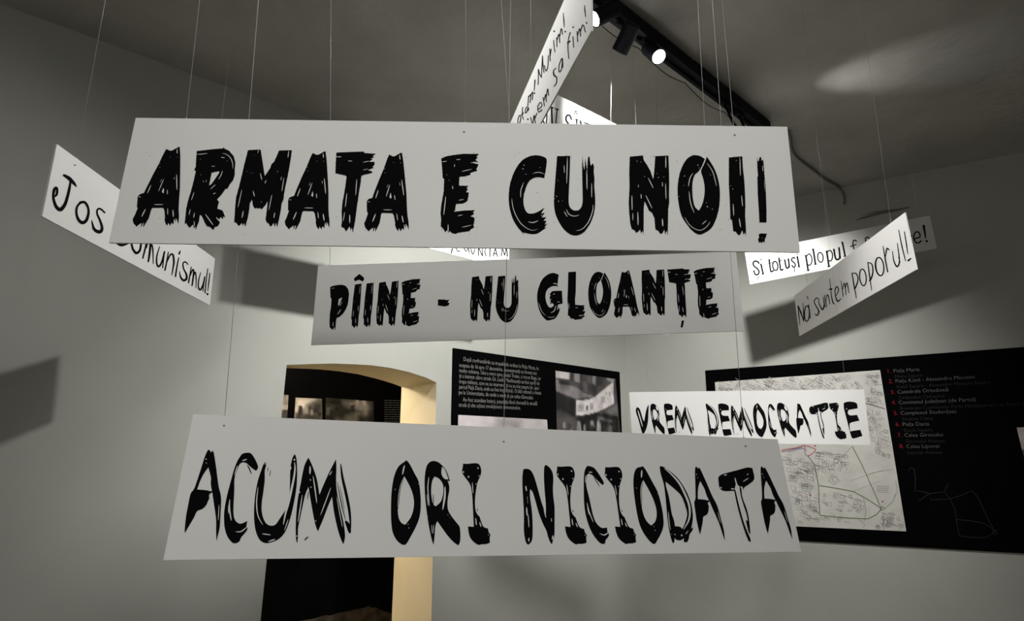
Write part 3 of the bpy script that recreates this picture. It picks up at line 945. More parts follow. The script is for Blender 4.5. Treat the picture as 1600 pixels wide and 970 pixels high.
put_glyph(m, 'brush_e', RL((915, 125), (1215, 70), (995, 715)), .5, 36)
put_glyph(m, 'brush_comma', None, .5, 37, rough=0)
letters(t, pl, m, None, 16)

# ---- ACUM ORI NICIODATA
q = np.array([(302, 647), (1215, 686), (1252, 862), (255, 875)], float)
pl = ypr_plane(q.mean(0), 1.19, math.radians(19.3), math.radians(10.4))
t = placard('grey-lit placard lettered ACUM ORI NICIODATA, lowest of the three front boards', pl, pl.px(q),
            [((351, 650), (404, 0)), ((788, 668), (798, 0)), ((1163, 684), (1113, 0))], 0.0005, [(350, 665), (787, 690), (1165, 697)])
m = MB()
G = .6
put_glyph(m, 'ink_a', None, G, 0, 0)
put_glyph(m, 'ink_c', None, G, 0, 0)
put_glyph(m, 'ink_u', None, G, 0, 0)
put_glyph(m, 'ink_m', None, G, 0, 0)
put_glyph(m, 'ink_o', None, G, 0, 0)
put_glyph(m, 'ink_r', None, G, 0, 0)
put_glyph(m, 'ink_i', None, G, 0, 0)
put_glyph(m, 'ink_n', None, G, 0, 0)
put_glyph(m, 'ink_i', SD((425, 118), (722, 890), (503, 725)), G, 0, 0)
put_glyph(m, 'ink_c', SD((795, 130), (878, 905), (722, 650)), G, 0, 0)
put_glyph(m, 'ink_i', SD((910, 125), (1223, 885), (1008, 725)), G, 0, 0)
put_glyph(m, 'ink_o', SE((165, 88), (88, 500), (270, 900)), G, 0, 0)
put_glyph(m, 'ink_d', None, G, 0, 0)
put_glyph(m, 'ink_a', SF((45, 92), (355, 875), (95, 805)), G, 0, 0)
put_glyph(m, 'ink_t', None, G, 0, 0)
put_glyph(m, 'ink_a', SF((730, 90), (1060, 860), (803, 795)), G, 0, 0)
letters(t, pl, m, None, 24)

# ---- VREM DEMOCRATIE
q = np.array([(983, 612.5), (1350, 608), (1360, 695), (988, 690)], float)
Lp = EYE + ray(985, 651) * 2.98
Rp = EYE + ray(1355, 651) * 2.64
d = (Rp - Lp) * [1, 1, 0]
d /= np.linalg.norm(d)
pl = Plane((Lp + Rp) / 2, np.array([d[1], -d[0], 0.0]), d)
if np.dot(EYE - pl.p0, pl.n) < 0:
    pl.n = -pl.n
t = placard('bright white placard lettered VREM DEMOCRATIE hanging in front of the wall map', pl, pl.px(q),
            [((1012, 612), (1008.3, 525)), ((1322, 608), (1312.3, 525))], 0.0004)
m = MB()
G = .42
put_glyph(m, 'ink_v', None, G, 0, 0)
put_glyph(m, 'ink_r', SG((380, 255), (415, 655), (530, 660)), G, 0, 0)
put_glyph(m, 'ink_e', None, G, 0, 0)
put_glyph(m, 'ink_m', SG((685, 275), (895, 665), (695, 655)), G, 0, 0)
put_glyph(m, 'ink_d', SG((1075, 258), (1130, 680), (1245, 530)), G, 0, 0)
put_glyph(m, 'ink_e', SG((1240, 262), (1420, 665), (1325, 685)), G, 0, 0)
a = SG((1418, 275), (1455, 675))
put_glyph(m, 'ink_m', [a[0], SH((112, 668))[0], a[1]], G, 0, 0)
put_glyph(m, 'ink_o', SH((180, 262), (138, 500), (230, 670)), G, 0, 0)
put_glyph(m, 'ink_c', SH((345, 275), (385, 670), (320, 560)), G, 0, 0)
put_glyph(m, 'ink_r', SH((450, 258), (505, 670), (640, 680)), G, 0, 0)
put_glyph(m, 'ink_a', SH((658, 265), (820, 675), (668, 630)), G, 0, 0)
put_glyph(m, 'ink_t', SH((795, 320), (1020, 285), (970, 685)), G, 0, 0)
put_glyph(m, 'ink_i', SH((1035, 265), (1240, 680), (1100, 600)), G, 0, 0)
put_glyph(m, 'ink_e', SH((1205, 262), (1430, 655), (1320, 690)), G, 0, 0)
letters(t, pl, m, None, 9)


# ---- handwritten placards
def script(mb, reg, strokes, width, n=5):
    for s in strokes:
        wd = width
        pts = s
        if isinstance(s, tuple) and isinstance(s[0], list):
            pts, wd = s
        p = reg(*pts)
        p = catmull(p, n)
        ww = [x / reg.s for x in wd] if isinstance(wd, list) else wd / reg.s
        ribbon(mb, p, ww)
        w0 = ww if not isinstance(ww, list) else ww[0]
        if w0 * reg.s > 11:
            disc2(mb, p[0], w0 / 2, 10)
            w1 = ww if not isinstance(ww, list) else ww[-1]
            disc2(mb, p[-1], w1 / 2, 10)


def ring(cx, cy, rx, ry, tilt=0.0, n=14):
    out = []
    for k in range(n + 1):
        a = -math.pi / 2 + k * 2 * math.pi / n
        x, y = rx * math.cos(a), ry * math.sin(a)
        out.append((cx + x * math.cos(tilt) - y * math.sin(tilt), cy + x * math.sin(tilt) + y * math.cos(tilt)))
    return out


def dot(mb, reg, x, y, r):
    disc2(mb, reg((x, y))[0], r / reg.s, 10)


# Jos comunismul!
q = np.array([(89, 225), (336, 404), (328, 477), (66, 338)], float)
pl = ypr_plane(q.mean(0), 2.33, math.radians(93.4), math.radians(-1.0))
t = placard('bright placard handwritten Jos comunismul!, behind the left end of ARMATA E CU NOI', pl, pl.px(q),
            [((121, 248), (141, 130)), ((322, 394), (347, 180))], 0.0005, [(117, 258)])
T1, T2 = Reg(60, 220, 5.71), Reg(170, 360, 8.08)
m = MB()
script(m, T1, [([(230, 308), (275, 335), (318, 380), (340, 408)], [22, 34, 28, 8]),
               ([(287, 355), (278, 420), (262, 490), (238, 565), (200, 612), (165, 595), (142, 545), (133, 495), (140, 440), (158, 420), (168, 440), (162, 480), (140, 500)],
                [16, 24, 26, 30, 36, 30, 26, 22, 26, 28, 22, 22, 14]),
               ([(375, 550), (345, 590), (340, 650), (360, 705), (395, 730), (430, 705), (448, 640), (440, 585), (412, 548), (375, 550)],
                [22, 20, 22, 26, 32, 28, 22, 20, 24, 24]),
               ([(593, 640), (555, 608), (528, 612), (524, 650), (550, 710), (568, 770), (560, 805), (532, 810), (497, 785), (476, 712)],
                [12, 18, 16, 16, 20, 24, 30, 32, 26, 8])], 20)
script(m, T2, [([(255, 100), (190, 20), (110, 50), (85, 120), (120, 168), (165, 185), (245, 165)], [18, 22, 22, 26, 30, 34, 18]),
               ([(350, 80), (300, 110), (290, 170), (310, 245), (350, 285), (392, 250), (405, 170), (390, 100), (350, 80)], [22, 22, 24, 28, 36, 30, 24, 22, 22]),
               ([(478, 150), (455, 250), (430, 350)], [20, 22, 18]), ([(475, 220), (500, 130), (525, 160), (515, 290), (500, 390)], [14, 24, 28, 28, 22]),
               ([(512, 280), (540, 180), (556, 250), (562, 420)], [12, 20, 18, 10]),
               ([(643, 200), (610, 310), (605, 410), (630, 455), (668, 400), (706, 262)], [10, 18, 20, 26, 22, 20]), ([(700, 280), (680, 470)], [20, 14]),
               ([(752, 275), (735, 380), (710, 500)], [12, 18, 20]), ([(730, 410), (775, 310), (810, 308), (822, 400), (810, 480), (796, 560)], [12, 20, 24, 24, 18, 12]),
               ([(883, 345), (862, 450), (842, 580)], [14, 18, 20]), ([(905, 255), (885, 300)], [10, 26]),
               ([(1005, 432), (968, 398), (938, 415), (945, 480), (980, 555), (980, 610), (945, 630), (908, 590), (893, 515)], [10, 18, 18, 18, 24, 28, 30, 22, 8]),
               ([(1042, 455), (1025, 560), (1005, 665)], [10, 18, 18]), ([(1030, 570), (1058, 495), (1072, 520), (1062, 620), (1050, 700)], [10, 18, 22, 22, 18]),
               ([(1062, 610), (1090, 525), (1102, 600), (1100, 725)], [10, 18, 16, 8]),
               ([(1160, 530), (1135, 630), (1132, 715), (1155, 748), (1188, 690), (1215, 578)], [10, 16, 18, 24, 20, 14]), ([(1208, 600), (1188, 762)], [18, 12]),
               ([(1250, 478), (1228, 640), (1215, 795)], [10, 16, 14]), ([(1275, 540), (1262, 660), (1250, 760)], [12, 16, 10])], 18)
dot(m, T2, 1245, 803, 15)
letters(t, pl, m, None, 10)

# Noi suntem poporul!
q = np.array([(1241, 462), (1413.5, 332), (1432, 421), (1249, 525)], float)
pl = ypr_plane(q.mean(0), 2.87, math.radians(85.8), math.radians(1.5))
t = placard('bright placard handwritten Noi suntem poporul!, slanting at the right of the picture', pl, pl.px(q),
            [((1262, 446), (1208, 193)), ((1391, 349), (1350, 40))], 0.0005)
T3 = Reg(1235, 325, 4.733)
m = MB()
script(m, T3, [([(55, 722), (62, 790), (70, 865)], [6, 8, 4]), ([(56, 722), (76, 770), (100, 838)], [8, 11, 6]), ([(100, 840), (97, 770), (93, 700)], [6, 7, 4]),
               (ring(122, 780, 18, 58, .02), 8), ([(133, 712), (140, 760), (146, 818)], [6, 8, 6]), ([(124, 652), (131, 678)], [7, 4]),
               ([(216, 682), (195, 664), (176, 690), (190, 725), (210, 762), (198, 793), (180, 782)], [5, 7, 7, 8, 10, 10, 5]),
               ([(204, 680), (220, 725), (238, 750), (250, 710), (241, 655)], [5, 8, 11, 8, 5]), ([(246, 690), (258, 735)], [7, 5]),
               ([(250, 640), (260, 690), (268, 733)], [5, 7, 6]), ([(262, 690), (270, 645), (280, 650), (293, 712)], [4, 7, 8, 5]),
               ([(290, 522), (300, 620), (312, 690), (326, 712)], [4, 6, 9, 8]), ([(280, 602), (310, 598)], [5, 14]),
               ([(330, 662), (356, 610), (345, 580), (330, 605), (335, 660), (352, 690), (374, 668)], [4, 7, 8, 8, 9, 11, 5]),
               ([(374, 538), (382, 590), (391, 655)], [4, 6, 6]), ([(385, 605), (400, 556), (412, 645)], [4, 8, 5]), ([(406, 600), (418, 553), (434, 628)], [4, 8, 5]),
               ([(455, 478), (470, 570), (488, 668)], [8, 10, 5]), ([(458, 482), (488, 486), (500, 530), (480, 590), (468, 592)], [6, 9, 9, 11, 8]),
               (ring(536, 512, 24, 62, -.1), 9), ([(572, 398), (585, 500), (602, 612)], [7, 10, 5]),
               ([(570, 402), (602, 415), (610, 475), (592, 530), (580, 535)], [6, 9, 10, 13, 9]), (ring(660, 432, 30, 68, -.12), [10, 9, 10, 13, 10]),
               ([(684, 280), (700, 370), (720, 475)], [5, 10, 9]), ([(702, 360), (714, 300), (734, 312)], [6, 12, 6]),
               ([(754, 318), (765, 390), (788, 432), (806, 390), (790, 258)], [5, 9, 13, 9, 5]), ([(800, 360), (812, 405)], [8, 5]),
               ([(800, 160), (826, 290), (852, 392)], [5, 9, 6]), ([(842, 172), (858, 270), (868, 342)], [6, 9, 5])], 9)
script(m, T3, [([(872, 388), (890, 372)], [14, 8])], 12)
letters(t, pl, m, M_PENCIL, 4.4)

# Și totuși plopul face mere!
q = np.array([(1164, 395), (1452.6, 336.6), (1464, 388), (1172, 444)], float)
pl = ypr_plane(q.mean(0), 4.48, math.radians(167.0), math.radians(10.5))
t = placard('white placard in small serif print, Și totuși plopul face mere!, half covered by another', pl, pl.px(q),
            [((1297, 368), (1272, 150)), ((1436, 340), (1408, 180))], 0.0007)
T4 = Reg(1160, 330, 8.08)
m = MB()
W = 22
script(m, T4, [([(208, 655), (185, 632), (150, 632), (135, 660), (150, 695), (192, 728), (210, 765), (192, 800), (160, 795), (145, 752)], 21), [(192, 815), (198, 838), (186, 870)],
               ([(235, 670), (248, 730), (262, 792)], W), [(222, 676), (242, 668)], [(243, 797), (276, 786)],
               ([(338, 610), (350, 710), (362, 762), (388, 752)], W), [(326, 662), (378, 648)],
               (ring(415, 690, 32, 58, -.12), 19),
               ([(462, 592), (475, 690), (487, 742), (512, 734)], W), [(448, 632), (502, 616)],
               ([(535, 616), (548, 690), (564, 718), (590, 690), (580, 602)], W), [(582, 605), (598, 716)], [(522, 620), (540, 612)],
               ([(662, 590), (632, 588), (622, 622), (658, 655), (668, 690), (645, 706), (625, 682)], 18), [(655, 712), (660, 735), (652, 776)],
               ([(694, 575), (705, 640), (716, 700)], W), [(682, 580), (700, 572)], [(698, 706), (728, 698)],
               ([(800, 560), (815, 650), (830, 748)], W), [(786, 566), (806, 556)], [(808, 752), (852, 738)],
               ([(808, 566), (845, 538), (874, 580), (876, 640), (852, 680), (822, 672)], 15),
               ([(893, 480), (908, 570), (922, 668)], W), [(878, 486), (898, 476)], [(902, 674), (942, 662)],
               (ring(985, 582, 34, 62, -.12), 15),
               ([(1064, 506), (1078, 600), (1092, 698)], W), [(1050, 510), (1070, 502)], [(1068, 702), (1114, 688)],
               ([(1072, 512), (1108, 494), (1134, 530), (1136, 588), (1116, 626), (1084, 620)], 15),
               ([(1155, 482), (1170, 570), (1190, 610), (1228, 585), (1220, 462)], W), [(1222, 465), (1242, 598)], [(1142, 486), (1160, 478)],
               ([(1262, 392), (1280, 480), (1296, 566)], W), [(1248, 398), (1268, 388)], [(1276, 572), (1310, 560)]], 10)
dot(m, T4, 234, 612, 10)
dot(m, T4, 690, 545, 9)
script(m, T3, [([(492, 246), (470, 238), (462, 262), (470, 305)], 9), [(442, 286), (488, 268)], ([(590, 240), (575, 215), (555, 225), (558, 250)], 9),
               ([(886, 212), (894, 250)], 9), ([(886, 218), (900, 200)], 9),
               ([(916, 228), (958, 212), (948, 178), (924, 182), (912, 216), (924, 250), (945, 258), (970, 240)], 10), ([(986, 132), (994, 180), (1001, 222)], [18, 14, 8])], 8)
dot(m, T3, 1008, 244, 9)
letters(t, pl, m, M_SERIF, 6)

# ... Murim! / ... vrem sa fim!
Pn = np.array([0.195, 1.39, 2.765])
d = np.array([-0.2134, 0.977, 0.0])
d /= np.linalg.norm(d)
n = np.array([d[1], -d[0], 0.0])
if np.dot(EYE - Pn, n) < 0:
    n = -n
pl = Plane(Pn, n, -d)
near_t, near_b = pl.px(np.array([(922, -93), (924, 48)], float))
lt, lb = pl.px(np.array([(796, 195), (842, 197)], float))
et, eb = lt - near_t, lb - near_b
et /= np.linalg.norm(et)
eb /= np.linalg.norm(eb)
cor = np.array([near_t + et * 1.19, near_t, near_b, near_b + eb * 1.19])
t = placard('steep white placard handwritten Murim! and vrem sa fim! beside the ceiling track', pl, cor,
            [((829, 121), (829, 0)), ((905, -55), (904, -120))], 0.0005)
T5 = Reg(790, 0, 4.62)
m = MB()
H = 6.5
script(m, T5, [[(92, 915), (88, 870), (100, 832), (110, 850), (102, 885), (90, 890)], [(122, 772), (120, 830), (130, 862)], [(110, 832), (132, 812)],
               [(160, 768), (146, 782), (142, 812), (152, 808), (164, 775), (164, 800)], [(166, 690), (160, 765)], [(164, 705), (182, 682), (176, 742)], [(180, 692), (196, 664), (192, 722)],
               ([(212, 575), (206, 655)], [9, 5]),
               [(236, 498), (236, 555), (234, 612)], [(237, 500), (246, 535), (258, 560)], [(258, 560), (262, 480), (266, 400)], [(266, 402), (270, 470), (277, 525)],
               [(279, 470), (290, 512), (304, 480), (309, 398)], [(318, 350), (320, 400), (322, 442)], [(321, 402), (329, 352)],
               [(346, 290), (350, 335), (356, 376)], [(368, 270), (370, 340)], [(370, 292), (384, 246), (391, 310)], [(390, 262), (402, 205), (411, 250)],
               ([(415, 92), (420, 150), (423, 196)], [4, 8, 4])], H)
for x, y in ((208, 672), (350, 226), (430, 228)):
    dot(m, T5, x, y, 6)
letters(t, pl, m, M_PENCIL, 4.2)
m = MB()
script(m, T5, [[(180, 845), (195, 905)], [(195, 905), (205, 830)], [(206, 830), (215, 890)], [(212, 852), (226, 814)],
               [(236, 790), (262, 762), (252, 738), (232, 768), (238, 808), (264, 790)], [(270, 700), (280, 766)], [(278, 722), (290, 680), (293, 735)], [(292, 702), (304, 640), (310, 690)],
               ([(366, 488), (346, 510), (350, 542), (368, 560), (365, 600), (346, 625)], [4, 7, 13, 9, 7, 4]),
               [(406, 418), (386, 470), (386, 518), (402, 500), (411, 420)], [(411, 420), (413, 490)],
               [(466, 232), (452, 290), (450, 350), (456, 425)], ([(444, 312), (468, 294)], 9), [(485, 262), (491, 342)],
               [(515, 225), (520, 302)], [(520, 252), (534, 206), (541, 262)], [(538, 232), (558, 178), (576, 232)], ([(569, 38), (572, 80), (577, 122)], [4, 8, 4])], H)
for x, y in ((487, 196), (584, 165), (160, 860)):
    dot(m, T5, x, y, 6)
letters(t, pl, m, M_PENCIL, 5.8)

# NU SÎNT... (parallel to the long wall, bright under the track)
c = EYE + ray(903, 190) * 3.15
pl = Plane(c, NB, DB)
a = pl.px(np.array([(838, 131.5), (870, 148.5), (968, 197)], float))
e = a[2] - a[0]
e = e - NB * np.dot(e, NB)
e /= np.linalg.norm(e)
drop = np.array([0, 0, -0.225])
cor = np.array([a[0], a[0] + e * 1.2, a[0] + e * 1.2 + drop, a[0] + drop])
t = placard('glaring white placard with serif capitals SÎNT, peeping out above ARMATA E CU NOI', pl, cor,
            [((955, 190.5), (955, 130)), ((880, 153.5), (876, 110))], 0.0006)
m = MB()
script(m, T5, [[(262, 850), (286, 905)], ([(300, 778), (298, 840), (292, 912)], 9), [(292, 775), (312, 780)],
               ([(332, 775), (334, 840), (338, 930)], 12), ([(372, 787), (366, 850), (360, 930)], 8), [(318, 770), (346, 778)], [(356, 784), (384, 792)],
               ([(476, 862), (462, 832), (440, 838), (438, 870), (456, 895), (470, 930)], 13), ([(512, 862), (518, 930)], 15), [(500, 858), (526, 868)], [(496, 826), (507, 800), (518, 830)],
               ([(540, 872), (544, 930)], 13), ([(540, 874), (560, 925)], 15), ([(586, 905), (588, 935)], 13), ([(566, 884), (596, 892), (622, 908)], 12)], 9)
letters(t, pl, m, M_SERIF, 9)

# ... RENUNȚĂM! : only its lower edge shows; it throws the long shadow on the back wall
Lh = np.array([0.52, 2.78, 3.55])
k = 0.66
sa, sb = WB.px(np.array([(344, 378), (733, 543)], float))
sl = WB.px(np.array([(334, 474)], float))[0]
tl, br, bl = [Lh + k * (x - Lh) for x in (sa, sb, sl)]
pl = Plane((tl + br) / 2, NB, DB)
br = pl.px(np.array([(795.5, 421)], float))[0]
bl_d = pl.px(np.array([(679, 391), (728, 404)], float))
e = bl_d[1] - bl_d[0]
e /= np.linalg.norm(e)
bl = br - e * 1.2
up = np.array([0, 0, 0.225])
cor = np.array([bl + up, br + up, br, bl])
t = placard('bright placard in thin capitals, only a sliver showing between ARMATA and PÎINE', pl, cor,
            [((786, 345), (812, 0)), ((560, 290), (575, 0))], 0.0006)
T6 = Reg(660, 380, 8.0)
m = MB()
script(m, T6, [([(385, 30), (360, 125)], 13), [(425, 60), (440, 100), (470, 98)], ([(520, 60), (545, 100), (575, 60)], 13), ([(575, 50), (585, 118)], 13), ([(600, 50), (630, 138), (660, 60)], 13),
               ([(700, 50), (703, 156)], 13), ([(702, 52), (750, 158)], 13), ([(750, 50), (752, 158)], 13), ([(790, 60), (782, 110), (795, 158)], 13), ([(845, 40), (843, 165)], 13),
               ([(885, 160), (912, 60)], 13), ([(912, 60), (938, 166)], 13), [(895, 128), (930, 132)],
               ([(985, 158), (1000, 60)], 13), ([(1000, 60), (1028, 150)], 13), ([(1028, 150), (1050, 60)], 13), ([(1050, 60), (1064, 162)], 13)], 13)
letters(t, pl, m, M_SERIF)

# a further board almost wholly hidden behind PÎINE
pl = Plane(EYE + ray(1000, 500) * 3.4, NB, DB)
br = pl.px(np.array([(1048, 525.0)], float))[0]
cor = np.array([br - DB * 0.8 + up, br + up, br, br - DB * 0.8])
t = placard('white placard hidden behind PÎINE - NU GLOANȚE except for one lower corner', pl, cor, [((1040, 455), (1036, 380))], 0.0006)

# ------------------------------------------------------------------ wall panels
def text_into(mb, string, plane, s, z, size, off, width=None, slope=0.0):
    """Real lettering on a panel, laid out in the panel's own (along, up) coordinates."""
    c = bpy.data.curves.new('caption', 'FONT')
    c.body = string
    c.size = size
    c.resolution_u = 2
    c.offset = -0.010 * size
    o = bpy.data.objects.new('caption', c)
    COL.objects.link(o)
    bpy.context.view_layer.update()
    me = o.to_mesh()
    V = np.array([v.co[:] for v in me.vertices]) if len(me.vertices) else np.zeros((0, 3))
    Fc = [tuple(p.vertices) for p in me.polygons]
    o.to_mesh_clear()
    bpy.data.objects.remove(o, do_unlink=True)
    bpy.data.curves.remove(c)
    if not len(V):
        return
    kx = width / max(V[:, 0].max(), 1e-6) if width else 1.0
    b = len(mb.v)
    mb.v += [tuple(plane.sz(s + x * kx, z + y + slope * x * kx, off)) for x, y, _ in V]
    mb.f += [tuple(i + b for i in q) for q in Fc]


def photo(name, parent, plane, quad, off, layers, base, seed, n=70, blur=1.0, grain=6, reg=None):
    """A printed photograph: a grid on the panel whose ink colours are painted point by point (TL TR BR BL in pixels)."""
    q = np.array(quad, float)
    u, v = np.meshgrid(np.linspace(0, 1, n), np.linspace(0, 1, n))
    P = (q[0] * ((1 - u) * (1 - v))[..., None] + q[1] * (u * (1 - v))[..., None] + q[2] * (u * v)[..., None] + q[3] * ((1 - u) * v)[..., None])
    Z = (P - [reg.x, reg.y]) * reg.s
    X, Y = Z[..., 0], Z[..., 1]
    rs = np.random.RandomState(seed)
    g = np.full(X.shape, float(base))
    for val, poly, soft in layers:
        f = poly_field(X, Y, poly)
        k = np.clip(f / soft + 0.5, 0, 1)
        g = g * (1 - k) + val * k
    nz = rs.randn(n, n)
    nz2 = rs.randn(n // 6 + 2, n // 6 + 2)
    big = np.kron(nz2, np.ones((6, 6)))[:n, :n]
    for _ in range(3):
        big = (big + np.roll(big, 1, 0) + np.roll(big, 1, 1) + np.roll(big, -1, 0) + np.roll(big, -1, 1)) / 5
    g = np.clip(g + grain * 0.6 * nz + grain * 1.6 * big, 8, 250)
    W3 = plane.px(P, off)
    F = [(j * n + i, j * n + i + 1, (j + 1) * n + i + 1, (j + 1) * n + i) for j in range(n - 1) for i in range(n - 1)]
    o = part(name, W3.reshape(-1, 3), F, M_PRINT, parent)
    a = o.data.color_attributes.new('ink', 'FLOAT_COLOR', 'POINT')
    gg = g.reshape(-1)
    col = np.stack([gg * 1.02, gg * 0.985, gg * 0.985], -1) / 255.0
    lin = np.where(col <= .04045, col / 12.92, ((col + .055) / 1.055) ** 2.4) * PRINT_GAIN
    rgba = np.hstack([lin, np.ones((len(lin), 1))]).astype(np.float32)
    a.data.foreach_set('color', rgba.reshape(-1))
    return o


PRINT_GAIN = 1.15


def panel(plane, s0, s1, z0, z1, label, thick=0.012, corners=None, group=None):
    c = plane.sz((s0 + s1) / 2, (z0 + z1) / 2, thick)
    t = thing('exhibition_panel', c, label, 'panel', group)
    mb = MB()
    P = np.array([plane.sz(s0, z1, thick), plane.sz(s1, z1, thick), plane.sz(s1, z0, thick), plane.sz(s0, z0, thick)])
    mb.slab(P, -plane.n * (thick - 0.001))
    mb.part('backing_board', M_PANEL, t)
    return t


# ---- black panel between the doorway and the corner
TK = 0.012
t = panel(WB, -2.0, -0.115, 1.06, 2.415, 'black panel with a text block and protest photographs, right of the doorway')
PB = Reg(700, 545, 6.69)
LINES = [
    ('După confruntările cu trupele de ordine în Piața Maria, în', (160, 125), (945, 222)),
    ('noaptea de 16 spre 17 decembrie, demonstranții au format mai', (115, 187), (925, 272)),
    ('multe coloane. Una a mers spre podul Traian, a trecut Bega, iar', (115, 243), (972, 328)),
    ('și a înaintat către strada Gh. Lazăr. Manifestanții au fost opriți de', (115, 300), (955, 378)),
    ('trupe militare, care nu au intervenit și nu au tras asupra lor, apoi', (115, 358), (950, 428)),
    ('parcul Piața Dacia, unde au fost împrăștiați. O altă coloană a trecut', (115, 415), (972, 478)),
    ('pe la Universitate, de unde a venit și pe calea Girocului.', (110, 472), (892, 528)),
    ('Au fost scandate lozinci, populația fiind chemată la stradă', (155, 548), (930, 590)),
    ('strada și alte acțiuni revoluționare demonstrative.', (110, 603), (758, 635)),
]
m = MB()
for s, a, b in LINES:
    pa, pb = PB(a, b)
    A_, B_ = WB.px(np.array([pa, pb], float), TK)
    sa_, za_ = WB.to_sz(A_)
    sb_, zb_ = WB.to_sz(B_)
    text_into(m, s, WB, sa_, za_, 0.043, TK + 0.0008, sb_ - sa_, (zb_ - za_) / (sb_ - sa_))
part('caption_text', m.v, m.f, M_CAPTION, t)
PC1 = Reg(860, 570, 8.083)
crowd = []
rnd = random.Random(8)
for k in range(26):
    x = 100 + rnd.random() * 700
    y = 690 + rnd.random() * 160
    hgt = rnd.uniform(60, 150)
    wd = rnd.uniform(16, 34)
    crowd.append((rnd.choice([40, 60, 95, 130, 150]), [(x, y), (x + wd, y - hgt * .2), (x + wd * 1.5, y + hgt), (x - wd * .4, y + hgt)], 12))
photo('photograph', t, WB, [(868, 579), (961.5, 592), (978, 770), (872.5, 770)], TK + 0.001, [
    (175, [(40, 40), (270, 85), (290, 190), (40, 160)], 16), (118, [(40, 170), (250, 220), (420, 350), (540, 400), (330, 430), (40, 320)], 18),
    (60, [(100, 175), (250, 210), (330, 280), (110, 235)], 16), (70, [(250, 80), (300, 85), (300, 190), (240, 175)], 10),
    (130, [(300, 85), (370, 95), (370, 230), (300, 200)], 12), (45, [(380, 100), (460, 110), (470, 240), (380, 180)], 14),
    (125, [(530, 130), (575, 140), (570, 260), (530, 230)], 12), (50, [(580, 140), (690, 160), (660, 250), (580, 290)], 12),
    (130, [(700, 130), (830, 150), (790, 220), (720, 200)], 16), (100, [(740, 550), (850, 500), (850, 650), (700, 600)], 20),
    (36, [(60, 330), (310, 440), (310, 660), (60, 560)], 24), (24, [(330, 660), (600, 600), (860, 660), (860, 1700), (330, 1700)], 30),
    (70, [(60, 580), (130, 560), (330, 700), (330, 900), (60, 900)], 40), (75, [(590, 640), (780, 700), (780, 730), (590, 690)], 12)] + crowd + [
    (196, [(325, 450), (480, 440), (560, 405), (650, 330), (795, 210), (802, 490), (700, 545), (600, 590), (480, 625), (325, 640)], 8),
    (150, [(345, 500), (420, 500), (420, 590), (345, 590)], 30), (60, [(455, 512), (477, 518), (470, 578), (450, 572)], 10),
    (140, [(500, 490), (540, 480), (540, 560), (500, 570)], 20), (150, [(640, 410), (690, 390), (690, 470), (640, 490)], 24),
    (120, [(740, 345), (756, 340), (756, 385), (740, 385)], 10), (120, [(700, 350), (716, 345), (714, 375), (700, 378)], 10)],
    66, 3, n=80, reg=PC1)
photo('photograph', t, WB, [(716, 648), (854.8, 655.5), (862, 768), (714, 772)], TK + 0.001, [
    (198, [(40, 600), (560, 650), (420, 900), (40, 900)], 200), (140, [(520, 730), (760, 760), (760, 850), (520, 820)], 110),
    (208, [(420, 830), (700, 850), (1060, 900), (1060, 1300), (420, 1300)], 20), (90, [(490, 880), (510, 884), (505, 900), (490, 898)], 8),
    (60, [(610, 880), (645, 882), (640, 900), (612, 898)], 8)], 186, 5, n=70, grain=3, reg=PB)

# ---- black panel with the street map on the right wall
t = panel(WR, 0.725, 4.3, 1.03, 2.385, 'long black panel on the right wall with a white street map and a numbered list')
sh_s0, sh_s1 = 0.80, 2.045
m = MB()
pts = WR.px(np.array([(1117, 597), (1375, 578), (1416, 830)], float), TK + 0.001)
sz = [WR.to_sz(p) for p in pts]
mapc = [WR.sz(*sz[0], TK + 0.001), WR.sz(*sz[1], TK + 0.001), WR.sz(*sz[2], TK + 0.001), WR.sz(sz[0][0], sz[2][1], TK + 0.001)]
MAP = []
PM = Reg(970, 540, 3.031)


def inside(p, poly):
    c = False
    for i in range(len(poly)):
        a, b = poly[i], poly[(i + 1) % len(poly)]
        if (a[1] > p[1]) != (b[1] > p[1]) and p[0] < (b[0] - a[0]) * (p[1] - a[1]) / (b[1] - a[1]) + a[0]:
            c = not c
    return c


